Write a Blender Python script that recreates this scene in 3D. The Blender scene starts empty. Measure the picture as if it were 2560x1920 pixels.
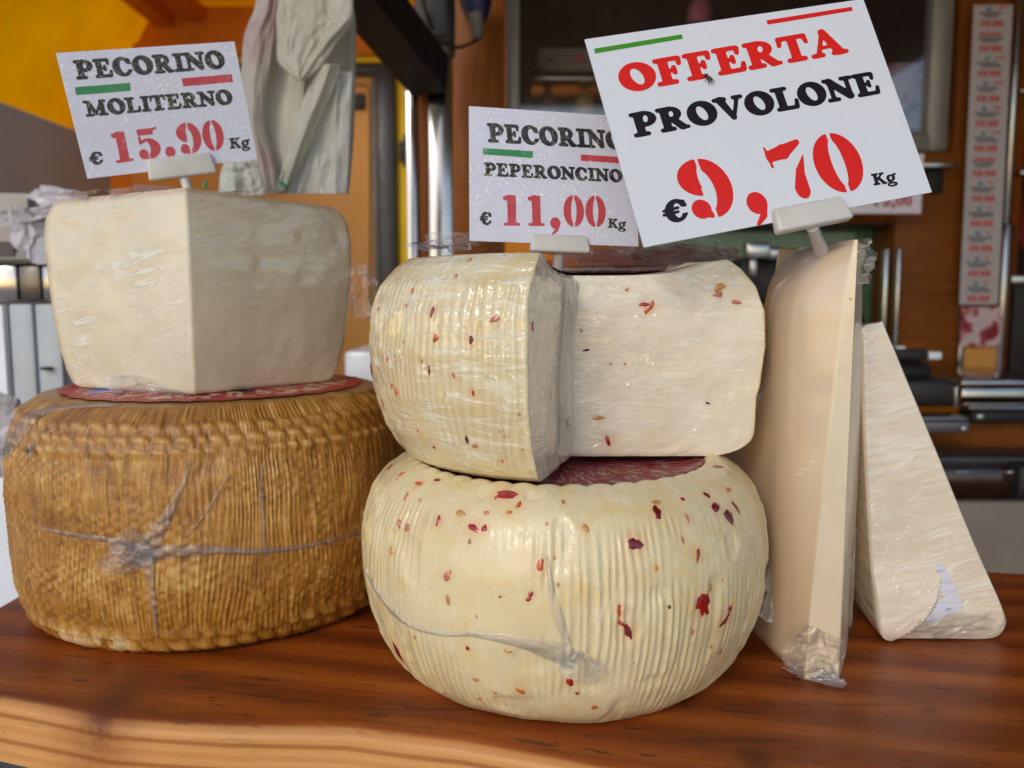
import bpy, bmesh, math, random
import numpy as np
from mathutils import Vector, Matrix
from mathutils.bvhtree import BVHTree

sc = bpy.context.scene
COL = sc.collection
R = math.radians
rng = np.random.default_rng(7)
random.seed(7)

# ------------------------------------------------------------------ camera
HC, PITCH, FPX = 0.235, R(6.0), 2080.0        # eye height over the counter, tilt down, focal length in photo pixels
cam = bpy.data.cameras.new('camera')
cam.sensor_width = 36.0
cam.lens = 36.0 * FPX / 2560.0
cam.clip_start, cam.clip_end = 0.01, 200.0
cam.dof.use_dof = True
cam.dof.focus_distance = 0.485
cam.dof.aperture_fstop = 7.5
camo = bpy.data.objects.new('camera', cam)
camo.location = (0, 0, HC)
camo.rotation_euler = (R(90) - PITCH, 0, 0)
COL.objects.link(camo)
sc.camera = camo

# ------------------------------------------------------------------ sky, sun, exposure
world = bpy.data.worlds.new('World')
sc.world = world
world.use_nodes = True
wn = world.node_tree
bg = wn.nodes['Background']
sky = wn.nodes.new('ShaderNodeTexSky')
sky.sky_type = 'NISHITA'
sky.sun_disc = False
SUN_EL, SUN_AZ = 30.0, 206.0                    # azimuth the light comes from, clockwise from +Y
sky.sun_elevation = R(SUN_EL)
sky.sun_rotation = R(SUN_AZ)
sky.air_density = 1.0
sky.dust_density = 1.0
sky.ozone_density = 1.0
wn.links.new(sky.outputs[0], bg.inputs[0])
bg.inputs[1].default_value = 0.15
sun = bpy.data.lights.new('sun', 'SUN')
sun.energy = 0.6
sun.angle = R(15)
sun.color = (1.0, 0.95, 0.87)
suno = bpy.data.objects.new('sun', sun)
suno.rotation_euler = (R(90 - SUN_EL), 0, R(180 - SUN_AZ))
suno.location = (-1, -2, 3)
COL.objects.link(suno)
sc.view_settings.view_transform = 'Standard'
sc.view_settings.look = 'None'
sc.view_settings.gamma = 1.0
sc.view_settings.exposure = 0.14
sc.render.engine = 'CYCLES'
sc.cycles.max_bounces = 7
sc.cycles.diffuse_bounces = 4
sc.cycles.glossy_bounces = 3
sc.cycles.transparent_max_bounces = 10
sc.cycles.use_adaptive_sampling = True
sc.cycles.adaptive_threshold = 0.03
sc.cycles.adaptive_min_samples = 16
sc.cycles.use_denoising = True
sc.cycles.sample_clamp_indirect = 6.0

# ------------------------------------------------------------------ helpers: view geometry (for reading sizes off the photo)
CP, SP = math.cos(PITCH), math.sin(PITCH)
EYE = np.array([0, 0, HC])
def ray(u, v):
    a, b = (u - 1280) / FPX, (960 - v) / FPX
    return np.array([a, CP + b * SP, -SP + b * CP])
def at(u, v, y):
    r = ray(u, v)
    return EYE + r * (y / r[1])
def lin(r, g, b, k=1.0):
    f = lambda c: (c / 12.92 if c <= .04045 else ((c + .055) / 1.055) ** 2.4)
    return tuple(min(.95, f(x / 255.0) * k) for x in (r, g, b)) + (1.0,)

# ------------------------------------------------------------------ helpers: noise
def _h(i, j, k=0):
    n = (i.astype(np.int64) * 374761393 + j.astype(np.int64) * 668265263 + np.int64(k) * 2147483647) & 0x7fffffff
    n = ((n ^ (n >> 13)) * 1274126177) & 0x7fffffff
    return ((n ^ (n >> 16)) & 0xffff) / 65535.0
def vn2(x, y, per=None, seed=0):
    x = np.asarray(x, float); y = np.asarray(y, float)
    i, j = np.floor(x), np.floor(y)
    fx, fy = x - i, y - j
    fx = fx * fx * (3 - 2 * fx); fy = fy * fy * (3 - 2 * fy)
    i0, i1 = i, i + 1
    if per: i0, i1 = np.mod(i0, per), np.mod(i1, per)
    a = _h(i0, j, seed); b = _h(i1, j, seed); c = _h(i0, j + 1, seed); d = _h(i1, j + 1, seed)
    return (a * (1 - fx) + b * fx) * (1 - fy) + (c * (1 - fx) + d * fx) * fy
def fbm2(x, y, per=None, seed=0, oct=3):
    s, a, t = 0, 1, 0
    for o in range(oct):
        k = 2 ** o
        s = s + a * vn2(x * k, y * k, per * k if per else None, seed + o * 17); t += a; a *= .5
    return s / t
def sstep(a, b, x):
    t = np.clip((x - a) / (b - a), 0, 1)
    return t * t * (3 - 2 * t)
def catmull(pts, n):
    p = np.array(pts, float)
    p = np.vstack([2 * p[0] - p[1], p, 2 * p[-1] - p[-2]])
    seg = len(p) - 3
    t = np.linspace(0, seg - 1e-9, n); i = t.astype(int); f = (t - i)[:, None]
    a, b, c, d = p[i], p[i + 1], p[i + 2], p[i + 3]
    return .5 * (2 * b + (c - a) * f + (2 * a - 5 * b + 4 * c - d) * f ** 2 + (3 * b - a - 3 * c + d) * f ** 3)
def resample(pts, n):
    p = np.array(pts, float)
    d = np.r_[0, np.cumsum(np.linalg.norm(np.diff(p, axis=0), axis=1))]
    t = np.linspace(0, d[-1], n)
    return np.stack([np.interp(t, d, p[:, k]) for k in range(p.shape[1])], 1)

# ------------------------------------------------------------------ helpers: objects
def mesh_np(name, verts, faces, mat=None, parent=None, smooth=True, sharp=None, attrs=None):
    me = bpy.data.meshes.new(name)
    verts = np.asarray(verts, np.float32).reshape(-1, 3)
    fl = faces if isinstance(faces, list) else [faces]
    fl = [np.asarray(f, np.int32) for f in fl if len(f)]
    loops = np.concatenate([f.ravel() for f in fl])
    tot = np.concatenate([np.full(len(f), f.shape[1], np.int32) for f in fl])
    me.vertices.add(len(verts)); me.vertices.foreach_set('co', verts.ravel())
    me.loops.add(len(loops)); me.loops.foreach_set('vertex_index', loops)
    me.polygons.add(len(tot))
    me.polygons.foreach_set('loop_start', np.r_[0, np.cumsum(tot)[:-1]].astype(np.int32))
    me.polygons.foreach_set('loop_total', tot)
    me.update(calc_edges=True); me.validate()
    me.polygons.foreach_set('use_smooth', np.full(len(me.polygons), smooth))
    if sharp: me.set_sharp_from_angle(angle=R(sharp))
    for k, v in (attrs or {}).items():
        v = np.asarray(v, np.float32)
        if v.ndim == 1:
            me.attributes.new(k, 'FLOAT', 'POINT').data.foreach_set('value', v)
        else:
            me.attributes.new(k, 'FLOAT_VECTOR', 'POINT').data.foreach_set('vector', v.ravel())
    return link(name, me, mat, parent)
def link(name, me, mat=None, parent=None):
    o = bpy.data.objects.new(name, me)
    if mat and me and not me.materials: me.materials.append(mat)
    COL.objects.link(o)
    if parent:
        o.parent = parent
        o.matrix_parent_inverse = Matrix.Translation(parent.location).inverted()
    return o
def tag(o, label=None, cat=None, group=None, kind=None):
    if label: o['label'] = label
    if cat: o['category'] = cat
    if group: o['group'] = group
    if kind: o['kind'] = kind
    return o
def thing(name, loc, label, cat, group=None):
    o = bpy.data.objects.new(name, None)
    o.location = [float(c) for c in loc]; o.empty_display_size = .02
    COL.objects.link(o)
    return tag(o, label, cat, group)

class MB:
    """collects simple solids into one mesh"""
    def __init__(s): s.bm = bmesh.new()
    def box(s, lo, hi, bevel=0, rot=None, piv=None, seg=2):
        lo, hi = np.minimum(lo, hi), np.maximum(lo, hi)
        c = (lo + hi) / 2; d = hi - lo
        m = Matrix.Translation(Vector([float(k) for k in c])) @ Matrix.Diagonal([float(k) for k in d] + [1])
        if rot is not None:
            pv = Vector(piv if piv is not None else [float(k) for k in c])
            m = Matrix.Translation(pv) @ rot.to_4x4() @ Matrix.Translation(-pv) @ m
        r = bmesh.ops.create_cube(s.bm, size=1, matrix=m)
        if bevel:
            es = list({e for v in r['verts'] for e in v.link_edges})
            bmesh.ops.bevel(s.bm, geom=es, offset=bevel, segments=seg, affect='EDGES', profile=.5)
        return s
    def tube(s, pts, rad, n=10, caps=True):
        pts = [Vector([float(c) for c in p]) for p in pts]
        rad = rad if hasattr(rad, '__len__') else [rad] * len(pts)
        rings = []; up = None
        for i, p in enumerate(pts):
            t = (pts[min(i + 1, len(pts) - 1)] - pts[max(i - 1, 0)]).normalized()
            if up is None: up = t.orthogonal().normalized()
            else: up = (up - t * up.dot(t)).normalized()
            b = t.cross(up)
            rings.append([s.bm.verts.new(p + (up * math.cos(a) + b * math.sin(a)) * rad[i]) for a in [2 * math.pi * k / n for k in range(n)]])
        for a, b in zip(rings, rings[1:]):
            for k in range(n): s.bm.faces.new((a[k], a[(k + 1) % n], b[(k + 1) % n], b[k]))
        if caps:
            s.bm.faces.new(rings[0][::-1]); s.bm.faces.new(rings[-1])
        return s
    def lathe(s, prof, c, n=24):
        rings = []
        for r, z in prof:
            rings.append([s.bm.verts.new((c[0] + r * math.cos(a), c[1] + r * math.sin(a), c[2] + z)) for a in [2 * math.pi * k / n for k in range(n)]])
        for a, b in zip(rings, rings[1:]):
            for k in range(n): s.bm.faces.new((a[k], a[(k + 1) % n], b[(k + 1) % n], b[k]))
        s.bm.faces.new(rings[0][::-1]); s.bm.faces.new(rings[-1])
        return s
    def build(s, name, mat, parent=None, smooth=True, sharp=40):
        bmesh.ops.recalc_face_normals(s.bm, faces=s.bm.faces)
        me = bpy.data.meshes.new(name); s.bm.to_mesh(me); s.bm.free()
        if smooth:
            me.polygons.foreach_set('use_smooth', np.full(len(me.polygons), True))
            me.set_sharp_from_angle(angle=R(sharp))
        return link(name, me, mat, parent)
def slab(u0, v0, u1, v1, y, depth, bevel=0):
    """corner points of a box whose front side, at distance y, shows between two corners of the photo"""
    a, b = at(u0, (v0 + v1) / 2, y), at(u1, (v0 + v1) / 2, y)
    zt, zb = at((u0 + u1) / 2, v0, y)[2], at((u0 + u1) / 2, v1, y)[2]
    return np.array([a[0], y, zb]), np.array([b[0], y + depth, zt])

# ------------------------------------------------------------------ helpers: materials
class NT:
    def __init__(s, name):
        s.m = bpy.data.materials.new(name); s.m.use_nodes = True
        s.t = s.m.node_tree; s.b = s.t.nodes['Principled BSDF']; s.out = s.t.nodes['Material Output']
        s.tc = None
    def set(s, n, ins):
        for k, v in ins.items():
            i = n.inputs[k]
            if isinstance(v, bpy.types.NodeSocket): s.t.links.new(v, i)
            else: i.default_value = v
        return n
    def n(s, ty, ins=None, **kw):
        n = s.t.nodes.new('ShaderNode' + ty)
        for k, v in kw.items(): setattr(n, k, v)
        return s.set(n, ins or {})
    def obj(s):
        if not s.tc: s.tc = s.n('TexCoord')
        return s.tc.outputs['Object']
    def attr(s, name, vec=False):
        return s.n('Attribute', attribute_name=name).outputs['Vector' if vec else 'Fac']
    def map(s, vec, scale=(1, 1, 1), rot=(0, 0, 0), loc=(0, 0, 0)):
        return s.n('Mapping', {'Vector': vec, 'Scale': scale, 'Rotation': rot, 'Location': loc}).outputs[0]
    def noise(s, vec, scale=5, detail=3, rough=.5, dist=0, col=False):
        n = s.n('TexNoise', {'Vector': vec, 'Scale': scale, 'Detail': detail, 'Roughness': rough, 'Distortion': dist})
        return n.outputs['Color' if col else 'Fac']
    def math(s, op, a, b=0.0, c=0.0, clamp=False):
        n = s.n('Math', operation=op, use_clamp=clamp)
        for i, v in enumerate((a, b, c)):
            if isinstance(v, bpy.types.NodeSocket): s.t.links.new(v, n.inputs[i])
            else: n.inputs[i].default_value = v
        return n.outputs[0]
    def ramp(s, fac, stops, interp='LINEAR'):
        n = s.n('ValToRGB', {'Fac': fac}); cr = n.color_ramp; cr.interpolation = interp
        while len(cr.elements) < len(stops): cr.elements.new(.5)
        for e, (p, c) in zip(cr.elements, stops):
            e.position = p; e.color = c if hasattr(c, '__len__') else (c, c, c, 1)
        return n.outputs[0]
    def mix(s, fac, a, b, blend='MIX'):
        n = s.n('Mix', data_type='RGBA', blend_type=blend)
        for k, v in ((0, fac), (6, a), (7, b)):
            if isinstance(v, bpy.types.NodeSocket): s.t.links.new(v, n.inputs[k])
            else: n.inputs[k].default_value = v
        return n.outputs[2]
    def bump(s, h, dist=.001, strength=1.0, normal=None):
        ins = {'Height': h, 'Distance': dist, 'Strength': strength}
        if normal: ins['Normal'] = normal
        return s.n('Bump', ins).outputs[0]
    def p(s, **kw):
        names = dict(base='Base Color', rough='Roughness', metal='Metallic', normal='Normal', coat='Coat Weight', crough='Coat Roughness',
                     cior='Coat IOR', cnormal='Coat Normal', sss='Subsurface Weight', sssr='Subsurface Radius', ssss='Subsurface Scale', spec='Specular IOR Level',
                     trans='Transmission Weight', alpha='Alpha', ior='IOR', sheen='Sheen Weight')
        s.set(s.b, {names[k]: v for k, v in kw.items()})
        return s.m

def plain(name, col, rough=.5, metal=0.0, var=.12, scale=14, bumpd=0.0, coat=0.0, spec=.5):
    """a single paint or plastic with faint soiling and unevenness"""
    t = NT(name); o = t.obj()
    n = t.noise(o, scale, 5, .6)
    d = tuple(c * (1 - var * 1.6) for c in col[:3]) + (1,)
    l = tuple(min(.95, c * (1 + var)) for c in col[:3]) + (1,)
    kw = dict(base=t.ramp(n, [(.25, d), (.75, l)]), metal=metal, coat=coat, spec=spec,
              rough=t.ramp(t.noise(o, scale * 2.3, 4), [(.2, max(.03, rough * .75)), (.8, min(1, rough * 1.25))]))
    if bumpd: kw['normal'] = t.bump(t.noise(o, scale * 9, 4), bumpd)
    return t.p(**kw)

def film_wrinkles(t, vec, scale=(20, 200, 1), rot=(0, 0, 0), mask_scale=18, dist=1.2, lo=.38, hi=.62, width=.16):
    """tight cling film: thin raised creases running one way, gathered in patches -> (crease height, patch mask)"""
    v = t.map(t.map(vec, (1, 1, 1), rot), scale)
    n1 = t.noise(v, 1.0, 2, .5, dist)
    a = t.math('ABSOLUTE', t.math('MULTIPLY_ADD', n1, 2.0, -1.0))
    n2 = t.noise(t.map(v, (1.3, .47, 1), loc=(3.1, 7.7, 0)), 1.0, 2, .5, dist)
    b = t.math('ABSOLUTE', t.math('MULTIPLY_ADD', n2, 2.0, -1.0))
    l1 = t.ramp(a, [(0, 1), (width, 0)], 'EASE'); l2 = t.ramp(b, [(0, 1), (width * .7, 0)], 'EASE')
    brk = t.ramp(t.noise(t.map(v, (2.2, .8, 1), loc=(9, 2, 0)), 1.0, 1), [(.40, 0), (.58, 1)])
    m = t.ramp(t.noise(vec, mask_scale, 2), [(lo, 0), (hi, 1)])
    h = t.math('MULTIPLY', t.math('MULTIPLY', t.math('MAXIMUM', l1, l2), brk), m)
    return h, m

# ------------------------------------------------------------------ materials: cheese
def m_paste(name, light, rind, wrink, seedloc=(0, 0, 0), fan=False, film=1.0, curd=.10, rimg=.55, white=.42, hh=.0007, second=None):
    """cut cheese under cling film; the rind attribute darkens it to the skin of the cheese"""
    t = NT(name); o = t.obj(); f = t.attr('fuv', True)
    dk = lambda k: tuple(c * q for c, q in zip(light[:3], k)) + (1,)
    c = t.mix(t.ramp(t.noise(t.map(o, (1, 1, 1), loc=seedloc), 24, 5, .65), [(.35, 0), (.65, 1)]), light, dk((1 - curd, 1 - curd * 1.2, 1 - curd * 1.7)))
    c = t.mix(t.math('MULTIPLY', t.ramp(t.noise(o, 210, 3, .6), [(.52, 0), (.66, 1)]), .16), c, dk((.80, .76, .66)))
    holes = t.n('TexVoronoi', {'Vector': o, 'Scale': 85.0, 'Randomness': 1.0}).outputs['Distance']
    hm = t.math('MULTIPLY', t.math('LESS_THAN', holes, .075), t.math('GREATER_THAN', t.noise(o, 31, 2), .57))
    c = t.mix(t.math('MULTIPLY', hm, .7), c, dk((.50, .38, .22)))
    rd = t.attr('rind')
    rn = t.math('ADD', rd, t.math('MULTIPLY_ADD', t.noise(o, 60, 4), .36, -.18), clamp=True)
    c = t.mix(t.math('MULTIPLY', rn, rimg), c, rind)
    fv = t.map(f, loc=seedloc)
    h, m = film_wrinkles(t, fv, **wrink)
    if second:
        h2, m2 = film_wrinkles(t, t.map(fv, loc=(.37, .11, 0)), **second); h = t.math('MAXIMUM', h, h2)
    if fan:
        q = t.attr('fan', True)
        h3, m3 = film_wrinkles(t, q, scale=(8.0, .7, 1), mask_scale=1.2, dist=.4, lo=.25, hi=.45, width=.13)
        sp = t.n('SeparateXYZ', {'Vector': q}).outputs['Z']
        h = t.math('MAXIMUM', t.math('MULTIPLY', h, t.math('SUBTRACT', 1.0, sp)), t.math('MULTIPLY', h3, t.math('MULTIPLY', sp, 1.2, clamp=True)))
    if fan: h = t.math('MULTIPLY', h, t.math('MULTIPLY_ADD', t.n('SeparateXYZ', {'Vector': f}).outputs['Z'], -.36, .64))
    und = t.noise(t.map(f, (1, 2.2, 1)), 20, 1, .4)
    cn = t.bump(t.math('MULTIPLY_ADD', und, 2.0, h), hh)
    bn = t.bump(t.math('MULTIPLY_ADD', h, .8, t.noise(o, 420, 3)), .00010)
    c = t.mix(t.math('MULTIPLY', h, white * film), c, lin(252, 248, 236))  # creases whitened: bunched film plus its highlights painted into the colour
    return t.p(base=c, rough=.48, normal=bn, coat=film, cior=1.8, crough=.11, cnormal=cn, spec=.35)

def m_pepper_rind(name, film):
    t = NT(name); o = t.obj(); f = t.attr('fuv', True)
    base = lin(234, 217, 174)
    c = t.mix(t.ramp(t.noise(o, 16, 5, .65), [(.35, 0), (.68, 1)]), base, lin(222, 201, 152))
    c = t.mix(t.math('MULTIPLY', t.ramp(t.noise(o, 70, 4), [(.52, 0), (.68, 1)]), .40), c, lin(226, 190, 108))
    c = t.mix(t.math('MULTIPLY', t.ramp(t.noise(t.map(o, loc=(.4, .1, .3)), 38, 4, .6), [(.54, 0), (.70, 1)]), .35), c, lin(212, 196, 152))
    sp = t.n('TexVoronoi', {'Vector': t.map(o, (1, 1, .7)), 'Scale': 105.0, 'Randomness': 1.0}).outputs['Distance']
    sm = t.math('MULTIPLY', t.ramp(sp, [(.06, 1), (.13, 0)]), t.math('GREATER_THAN', t.noise(o, 43, 2), .545))
    c = t.mix(t.math('MULTIPLY', sm, .85), c, t.ramp(t.noise(o, 33, 1), [(.4, lin(196, 60, 24)), (.5, lin(205, 130, 44)), (.6, lin(150, 36, 30))]))
    rd = t.attr('rind')                       # 1 = groove, coloured darker
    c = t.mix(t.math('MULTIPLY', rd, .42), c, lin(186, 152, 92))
    pa = t.attr('paste')
    c = t.mix(pa, c, t.mix(t.ramp(t.noise(o, 24, 4, .6), [(.35, 0), (.65, 1)]), lin(238, 225, 202), lin(228, 210, 180)))
    sn = t.attr('stain')                      # oil from the chili soaked into the skin
    c = t.mix(t.math('MULTIPLY', sn, t.math('MULTIPLY_ADD', t.noise(o, 160, 3), .8, .15)), c, lin(214, 138, 74))
    und = t.noise(o, 70, 3, .55)
    if film:
        h, m = film_wrinkles(t, f, scale=(17, 165, 1), rot=(0, 0, R(4)), mask_scale=16, dist=.6, lo=.36, hi=.50, width=.12)
        h2, m2 = film_wrinkles(t, t.map(f, loc=(3, 1, 0)), scale=(28, 90, 1), rot=(0, 0, R(33)), mask_scale=12, dist=1.4, lo=.47, hi=.55, width=.07)
        h = t.math('MAXIMUM', h, h2)
        cn = t.bump(t.math('MULTIPLY', t.math('MULTIPLY_ADD', h, 1.0, t.math('MULTIPLY', und, .9)), t.math('MULTIPLY_ADD', pa, -.55, 1.0)), .0010)
        c = t.mix(t.math('MULTIPLY', h, t.math('MULTIPLY_ADD', pa, -.26, .46)), c, lin(253, 249, 236))  # film crease highlights painted white, weaker on the cut paste
    else:
        h, m = film_wrinkles(t, t.map(f, loc=(1, 2, 0)), scale=(30, 60, 1), rot=(0, 0, R(40)), mask_scale=12, dist=1.8, lo=.50, hi=.60, width=.09)
        cn = t.bump(t.math('MULTIPLY_ADD', h, .5, t.math('MULTIPLY', und, 1.0)), .0010)
        c = t.mix(t.math('MULTIPLY', h, .18), c, lin(250, 246, 232))  # faint crease highlights painted into the rind colour
    bn = t.bump(t.noise(o, 480, 4), .00018)
    return t.p(base=c, rough=.42, normal=bn, coat=1.0 if film else .65, crough=.10 if film else .19, cior=1.8 if film else 1.5, cnormal=cn, spec=.4)

def m_basket_rind():
    t = NT('brown_basket_rind'); o = t.obj()
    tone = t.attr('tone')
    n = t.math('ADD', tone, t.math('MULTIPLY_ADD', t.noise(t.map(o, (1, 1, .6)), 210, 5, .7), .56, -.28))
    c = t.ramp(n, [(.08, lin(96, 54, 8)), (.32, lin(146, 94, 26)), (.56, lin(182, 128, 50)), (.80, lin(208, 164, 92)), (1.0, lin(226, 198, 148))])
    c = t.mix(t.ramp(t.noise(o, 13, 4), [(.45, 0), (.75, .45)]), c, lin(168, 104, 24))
    h = t.noise(o, 210, 5, .65)
    cn = t.bump(t.noise(t.map(o, (1, 1, .5)), 130, 4, .65), .0026)
    return t.p(base=c, rough=.5, normal=t.bump(h, .0009), coat=.65, crough=.15, cnormal=cn, spec=.35)

def m_label(name, cx, cy, kind):
    """printed paper disc, worn and creased under film"""
    t = NT(name); o = t.obj()
    v = t.map(o, loc=(-cx, -cy, 0))
    rad = t.n('VectorMath', {0: t.map(v, (1, 1, 0))}, operation='LENGTH').outputs['Value']
    s = t.n('SeparateXYZ', {'Vector': v})
    ang = t.math('ARCTAN2', s.outputs[1], s.outputs[0])
    pol = t.n('CombineXYZ', {'X': t.math('MULTIPLY', ang, 9.0), 'Y': t.math('MULTIPLY', rad, 60.0)}).outputs[0]
    red = lin(176, 34, 38) if kind == 'brown' else lin(150, 30, 44)
    if kind == 'brown':
        base = lin(214, 196, 158)
        m = t.math('GREATER_THAN', t.noise(pol, 1.0, 4, .7, .6), .47)
        band = t.math('MULTIPLY', t.math('GREATER_THAN', rad, .101), t.math('LESS_THAN', rad, .113))
        c = t.mix(t.math('MAXIMUM', m, band), base, red)
        bl = t.math('MULTIPLY', t.math('GREATER_THAN', t.noise(v, 22, 2), .62), t.math('LESS_THAN', rad, .095))
        c = t.mix(bl, c, lin(120, 140, 196))
        dk = t.math('MULTIPLY', t.math('GREATER_THAN', t.noise(v, 30, 3), .60), t.math('LESS_THAN', rad, .090))
        c = t.mix(dk, c, lin(48, 30, 52))
    else:
        m = t.math('GREATER_THAN', t.noise(pol, 1.6, 4, .7, .8), .54)
        c = t.mix(m, red, lin(196, 160, 150))
        c = t.mix(t.math('GREATER_THAN', t.noise(v, 40, 3), .66), c, lin(196, 160, 60))
        c = t.mix(t.math('MULTIPLY', t.noise(v, 90, 4), .6), c, lin(96, 30, 40))
    h, _ = film_wrinkles(t, o, scale=(40, 110, 1), mask_scale=14)
    return t.p(base=c, rough=.6, spec=.2, coat=.35, crough=.2, cnormal=t.bump(h, .0014))

def m_wood_counter():
    t = NT('varnished_pine'); o = t.obj()
    v = t.map(o, (1, 1, 1), (0, 0, R(12)))
    w = t.map(v, (3.2, 46, 46))
    g = t.noise(w, 1.0, 6, .6, .8)
    fine = t.noise(t.map(v, (9, 330, 330)), 1.0, 4, .6)
    wave = t.n('TexWave', {'Vector': t.map(v, (.9, 7.5, 20), loc=(.1, .2, 0)), 'Scale': 1.0, 'Distortion': 5.0, 'Detail': 3.0, 'Detail Scale': .8}, wave_type='BANDS', bands_direction='Y').outputs['Fac']
    c = t.ramp(t.math('MULTIPLY_ADD', g, .6, t.math('MULTIPLY', wave, .4)), [(.20, lin(112, 46, 7)), (.45, lin(142, 65, 12)), (.62, lin(157, 77, 18)), (.85, lin(176, 95, 28))])
    c = t.mix(t.math('MULTIPLY', t.ramp(fine, [(.50, 0), (.64, 1)]), .36), c, lin(104, 46, 8))
    # the front edge is coloured paler than the top
    fr = t.attr('front')
    fw = t.n('TexWave', {'Vector': t.map(v, (1.0, 3, 21), loc=(.3, 0, .2)), 'Scale': 1.0, 'Distortion': 2.2, 'Detail': 3.0, 'Detail Scale': 1.2}, wave_type='BANDS', bands_direction='Z').outputs['Fac']
    pale = t.ramp(fw, [(.02, lin(168, 106, 50)), (.14, lin(204, 144, 80)), (.7, lin(212, 152, 88)), (1, lin(200, 138, 74))])
    pale = t.mix(t.math('MULTIPLY', t.ramp(fine, [(.5, 0), (.8, 1)]), .25), pale, lin(170, 108, 52))
    c = t.mix(fr, c, pale)
    # stains and scrapes with shapes of their own
    st = t.noise(t.map(v, (13, 120, 120), loc=(.7, .3, 0)), 1.0, 4, .6, .3)
    c = t.mix(t.math('MULTIPLY', t.ramp(st, [(.635, 0), (.66, 1)]), t.math('MULTIPLY_ADD', fr, -.8, .8)), c, lin(58, 40, 22))
    st2 = t.noise(t.map(v, (40, 190, 190), loc=(.2, .9, 0)), 1.0, 3, .6, .2)
    c = t.mix(t.math('MULTIPLY', t.ramp(st2, [(.645, 0), (.67, 1)]), t.math('MULTIPLY_ADD', fr, -.6, .75)), c, lin(44, 30, 18))
    kn = t.noise(o, 220, 3)
    for (kx, ky, kz, sx, sy, rad, dark) in KNOTS:
        d = t.n('VectorMath', {0: t.map(o, (sx, sy, sy), loc=(-kx * sx, -ky * sy, -kz * sy))}, operation='LENGTH').outputs['Value']
        d = t.math('ADD', d, t.math('MULTIPLY_ADD', kn, rad * .8, -rad * .4))
        k = t.ramp(t.math('DIVIDE', d, rad), [(.30, 1), (.95, 0)])
        c = t.mix(t.math('MULTIPLY', k, dark), c, lin(54, 22, 8))
        c = t.mix(t.math('MULTIPLY', t.ramp(t.math('DIVIDE', d, rad * 2.2), [(.3, 1), (1, 0)]), .4), c, lin(130, 62, 20))
    bn = t.bump(t.math('MULTIPLY_ADD', g, .5, fine), .0005)
    rough = t.ramp(t.noise(v, 30, 4), [(.3, .26), (.7, .44)])
    return t.p(base=c, rough=.5, normal=bn, coat=.35, crough=rough, spec=.2)

def m_film(name, tint=(1, 1, 1, 1), haze=.10, bscale=60, rough=.06):
    t = NT(name); o = t.obj()
    h = t.noise(t.map(o, (1, 1, 1)), bscale, 5, .65, 1.0)
    nrm = t.bump(h, .0012)
    fr = t.n('Fresnel', {'IOR': 1.6, 'Normal': nrm}).outputs[0]
    tr = t.n('BsdfTransparent', {'Color': tint})
    gl = t.n('BsdfGlossy', {'Color': (1, 1, 1, 1), 'Roughness': rough, 'Normal': nrm})
    df = t.n('BsdfTranslucent', {'Color': (.95, .95, .95, 1), 'Normal': nrm}); dd = t.n('BsdfDiffuse', {'Color': (.95, .95, .95, 1), 'Normal': nrm}); df = t.n('MixShader', {'Fac': .9, 1: df.outputs[0], 2: dd.outputs[0]})
    a = t.n('MixShader', {'Fac': haze, 1: tr.outputs[0], 2: df.outputs[0]})
    b = t.n('MixShader', {'Fac': t.math('MULTIPLY', fr, .85, clamp=True), 1: a.outputs[0], 2: gl.outputs[0]})
    t.t.links.new(b.outputs[0], t.out.inputs[0])
    return t.m

def m_print(name, col, lam, fleck=0.0):
    """printed card; lam = bubbled laminate over it"""
    t = NT(name); o = t.obj()
    v = t.math('MULTIPLY_ADD', t.noise(o, 900, 2), .06, .97)
    c = t.mix(1.0, col, t.n('CombineColor', {0: v, 1: v, 2: v}).outputs[0], 'MULTIPLY')
    if lam:
        m = t.ramp(t.noise(o, 34, 3, .6), [(.40, 0), (.56, 1)])
        h = t.noise(o, 420, 4, .7, .5)
        if fleck:
            fl = t.math('MULTIPLY', t.ramp(t.noise(t.map(o, (1, 1, 1), loc=(.3, .1, .2)), 620, 3, .6, .8), [(.56, 0), (.62, 1)]), m)
            c = t.mix(t.math('MULTIPLY', fl, fleck), c, lin(250, 250, 252) if col[0] > .5 else lin(168, 160, 122))  # bubble flecks
        return t.p(base=c, rough=.5, coat=1.0, crough=.10, cnormal=t.bump(t.math('MULTIPLY', h, m), .0035), spec=.3)
    return t.p(base=c, rough=.42, coat=.25, crough=.25, spec=.4, normal=t.bump(t.noise(o, 700, 2), .00006))

# ------------------------------------------------------------------ helpers: lettering drawn from strokes (fat rounded slab serif, and stencil figures)
def _cap(X, Y, x0, y0, r0, x1, y1, r1):
    dx, dy = x1 - x0, y1 - y0; L = dx * dx + dy * dy + 1e-9
    t = np.clip(((X - x0) * dx + (Y - y0) * dy) / L, 0, 1)
    return np.hypot(X - x0 - t * dx, Y - y0 - t * dy) - (r0 + (r1 - r0) * t)
def _ell(X, Y, cx, cy, rx, ry, rot=0.0):
    c, s = math.cos(rot), math.sin(rot)
    x, y = (X - cx) * c + (Y - cy) * s, -(X - cx) * s + (Y - cy) * c
    q = np.hypot(x / rx, y / ry)
    return (q - 1) * q / (np.hypot(x / rx ** 2, y / ry ** 2) + 1e-6)
def _bx(X, Y, x0, y0, x1, y1, r=.03):
    qx, qy = np.abs(X - (x0 + x1) / 2) - (x1 - x0) / 2 + r, np.abs(Y - (y0 + y1) / 2) - (y1 - y0) / 2 + r
    return np.hypot(np.maximum(qx, 0), np.maximum(qy, 0)) + np.minimum(np.maximum(qx, qy), 0) - r
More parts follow.
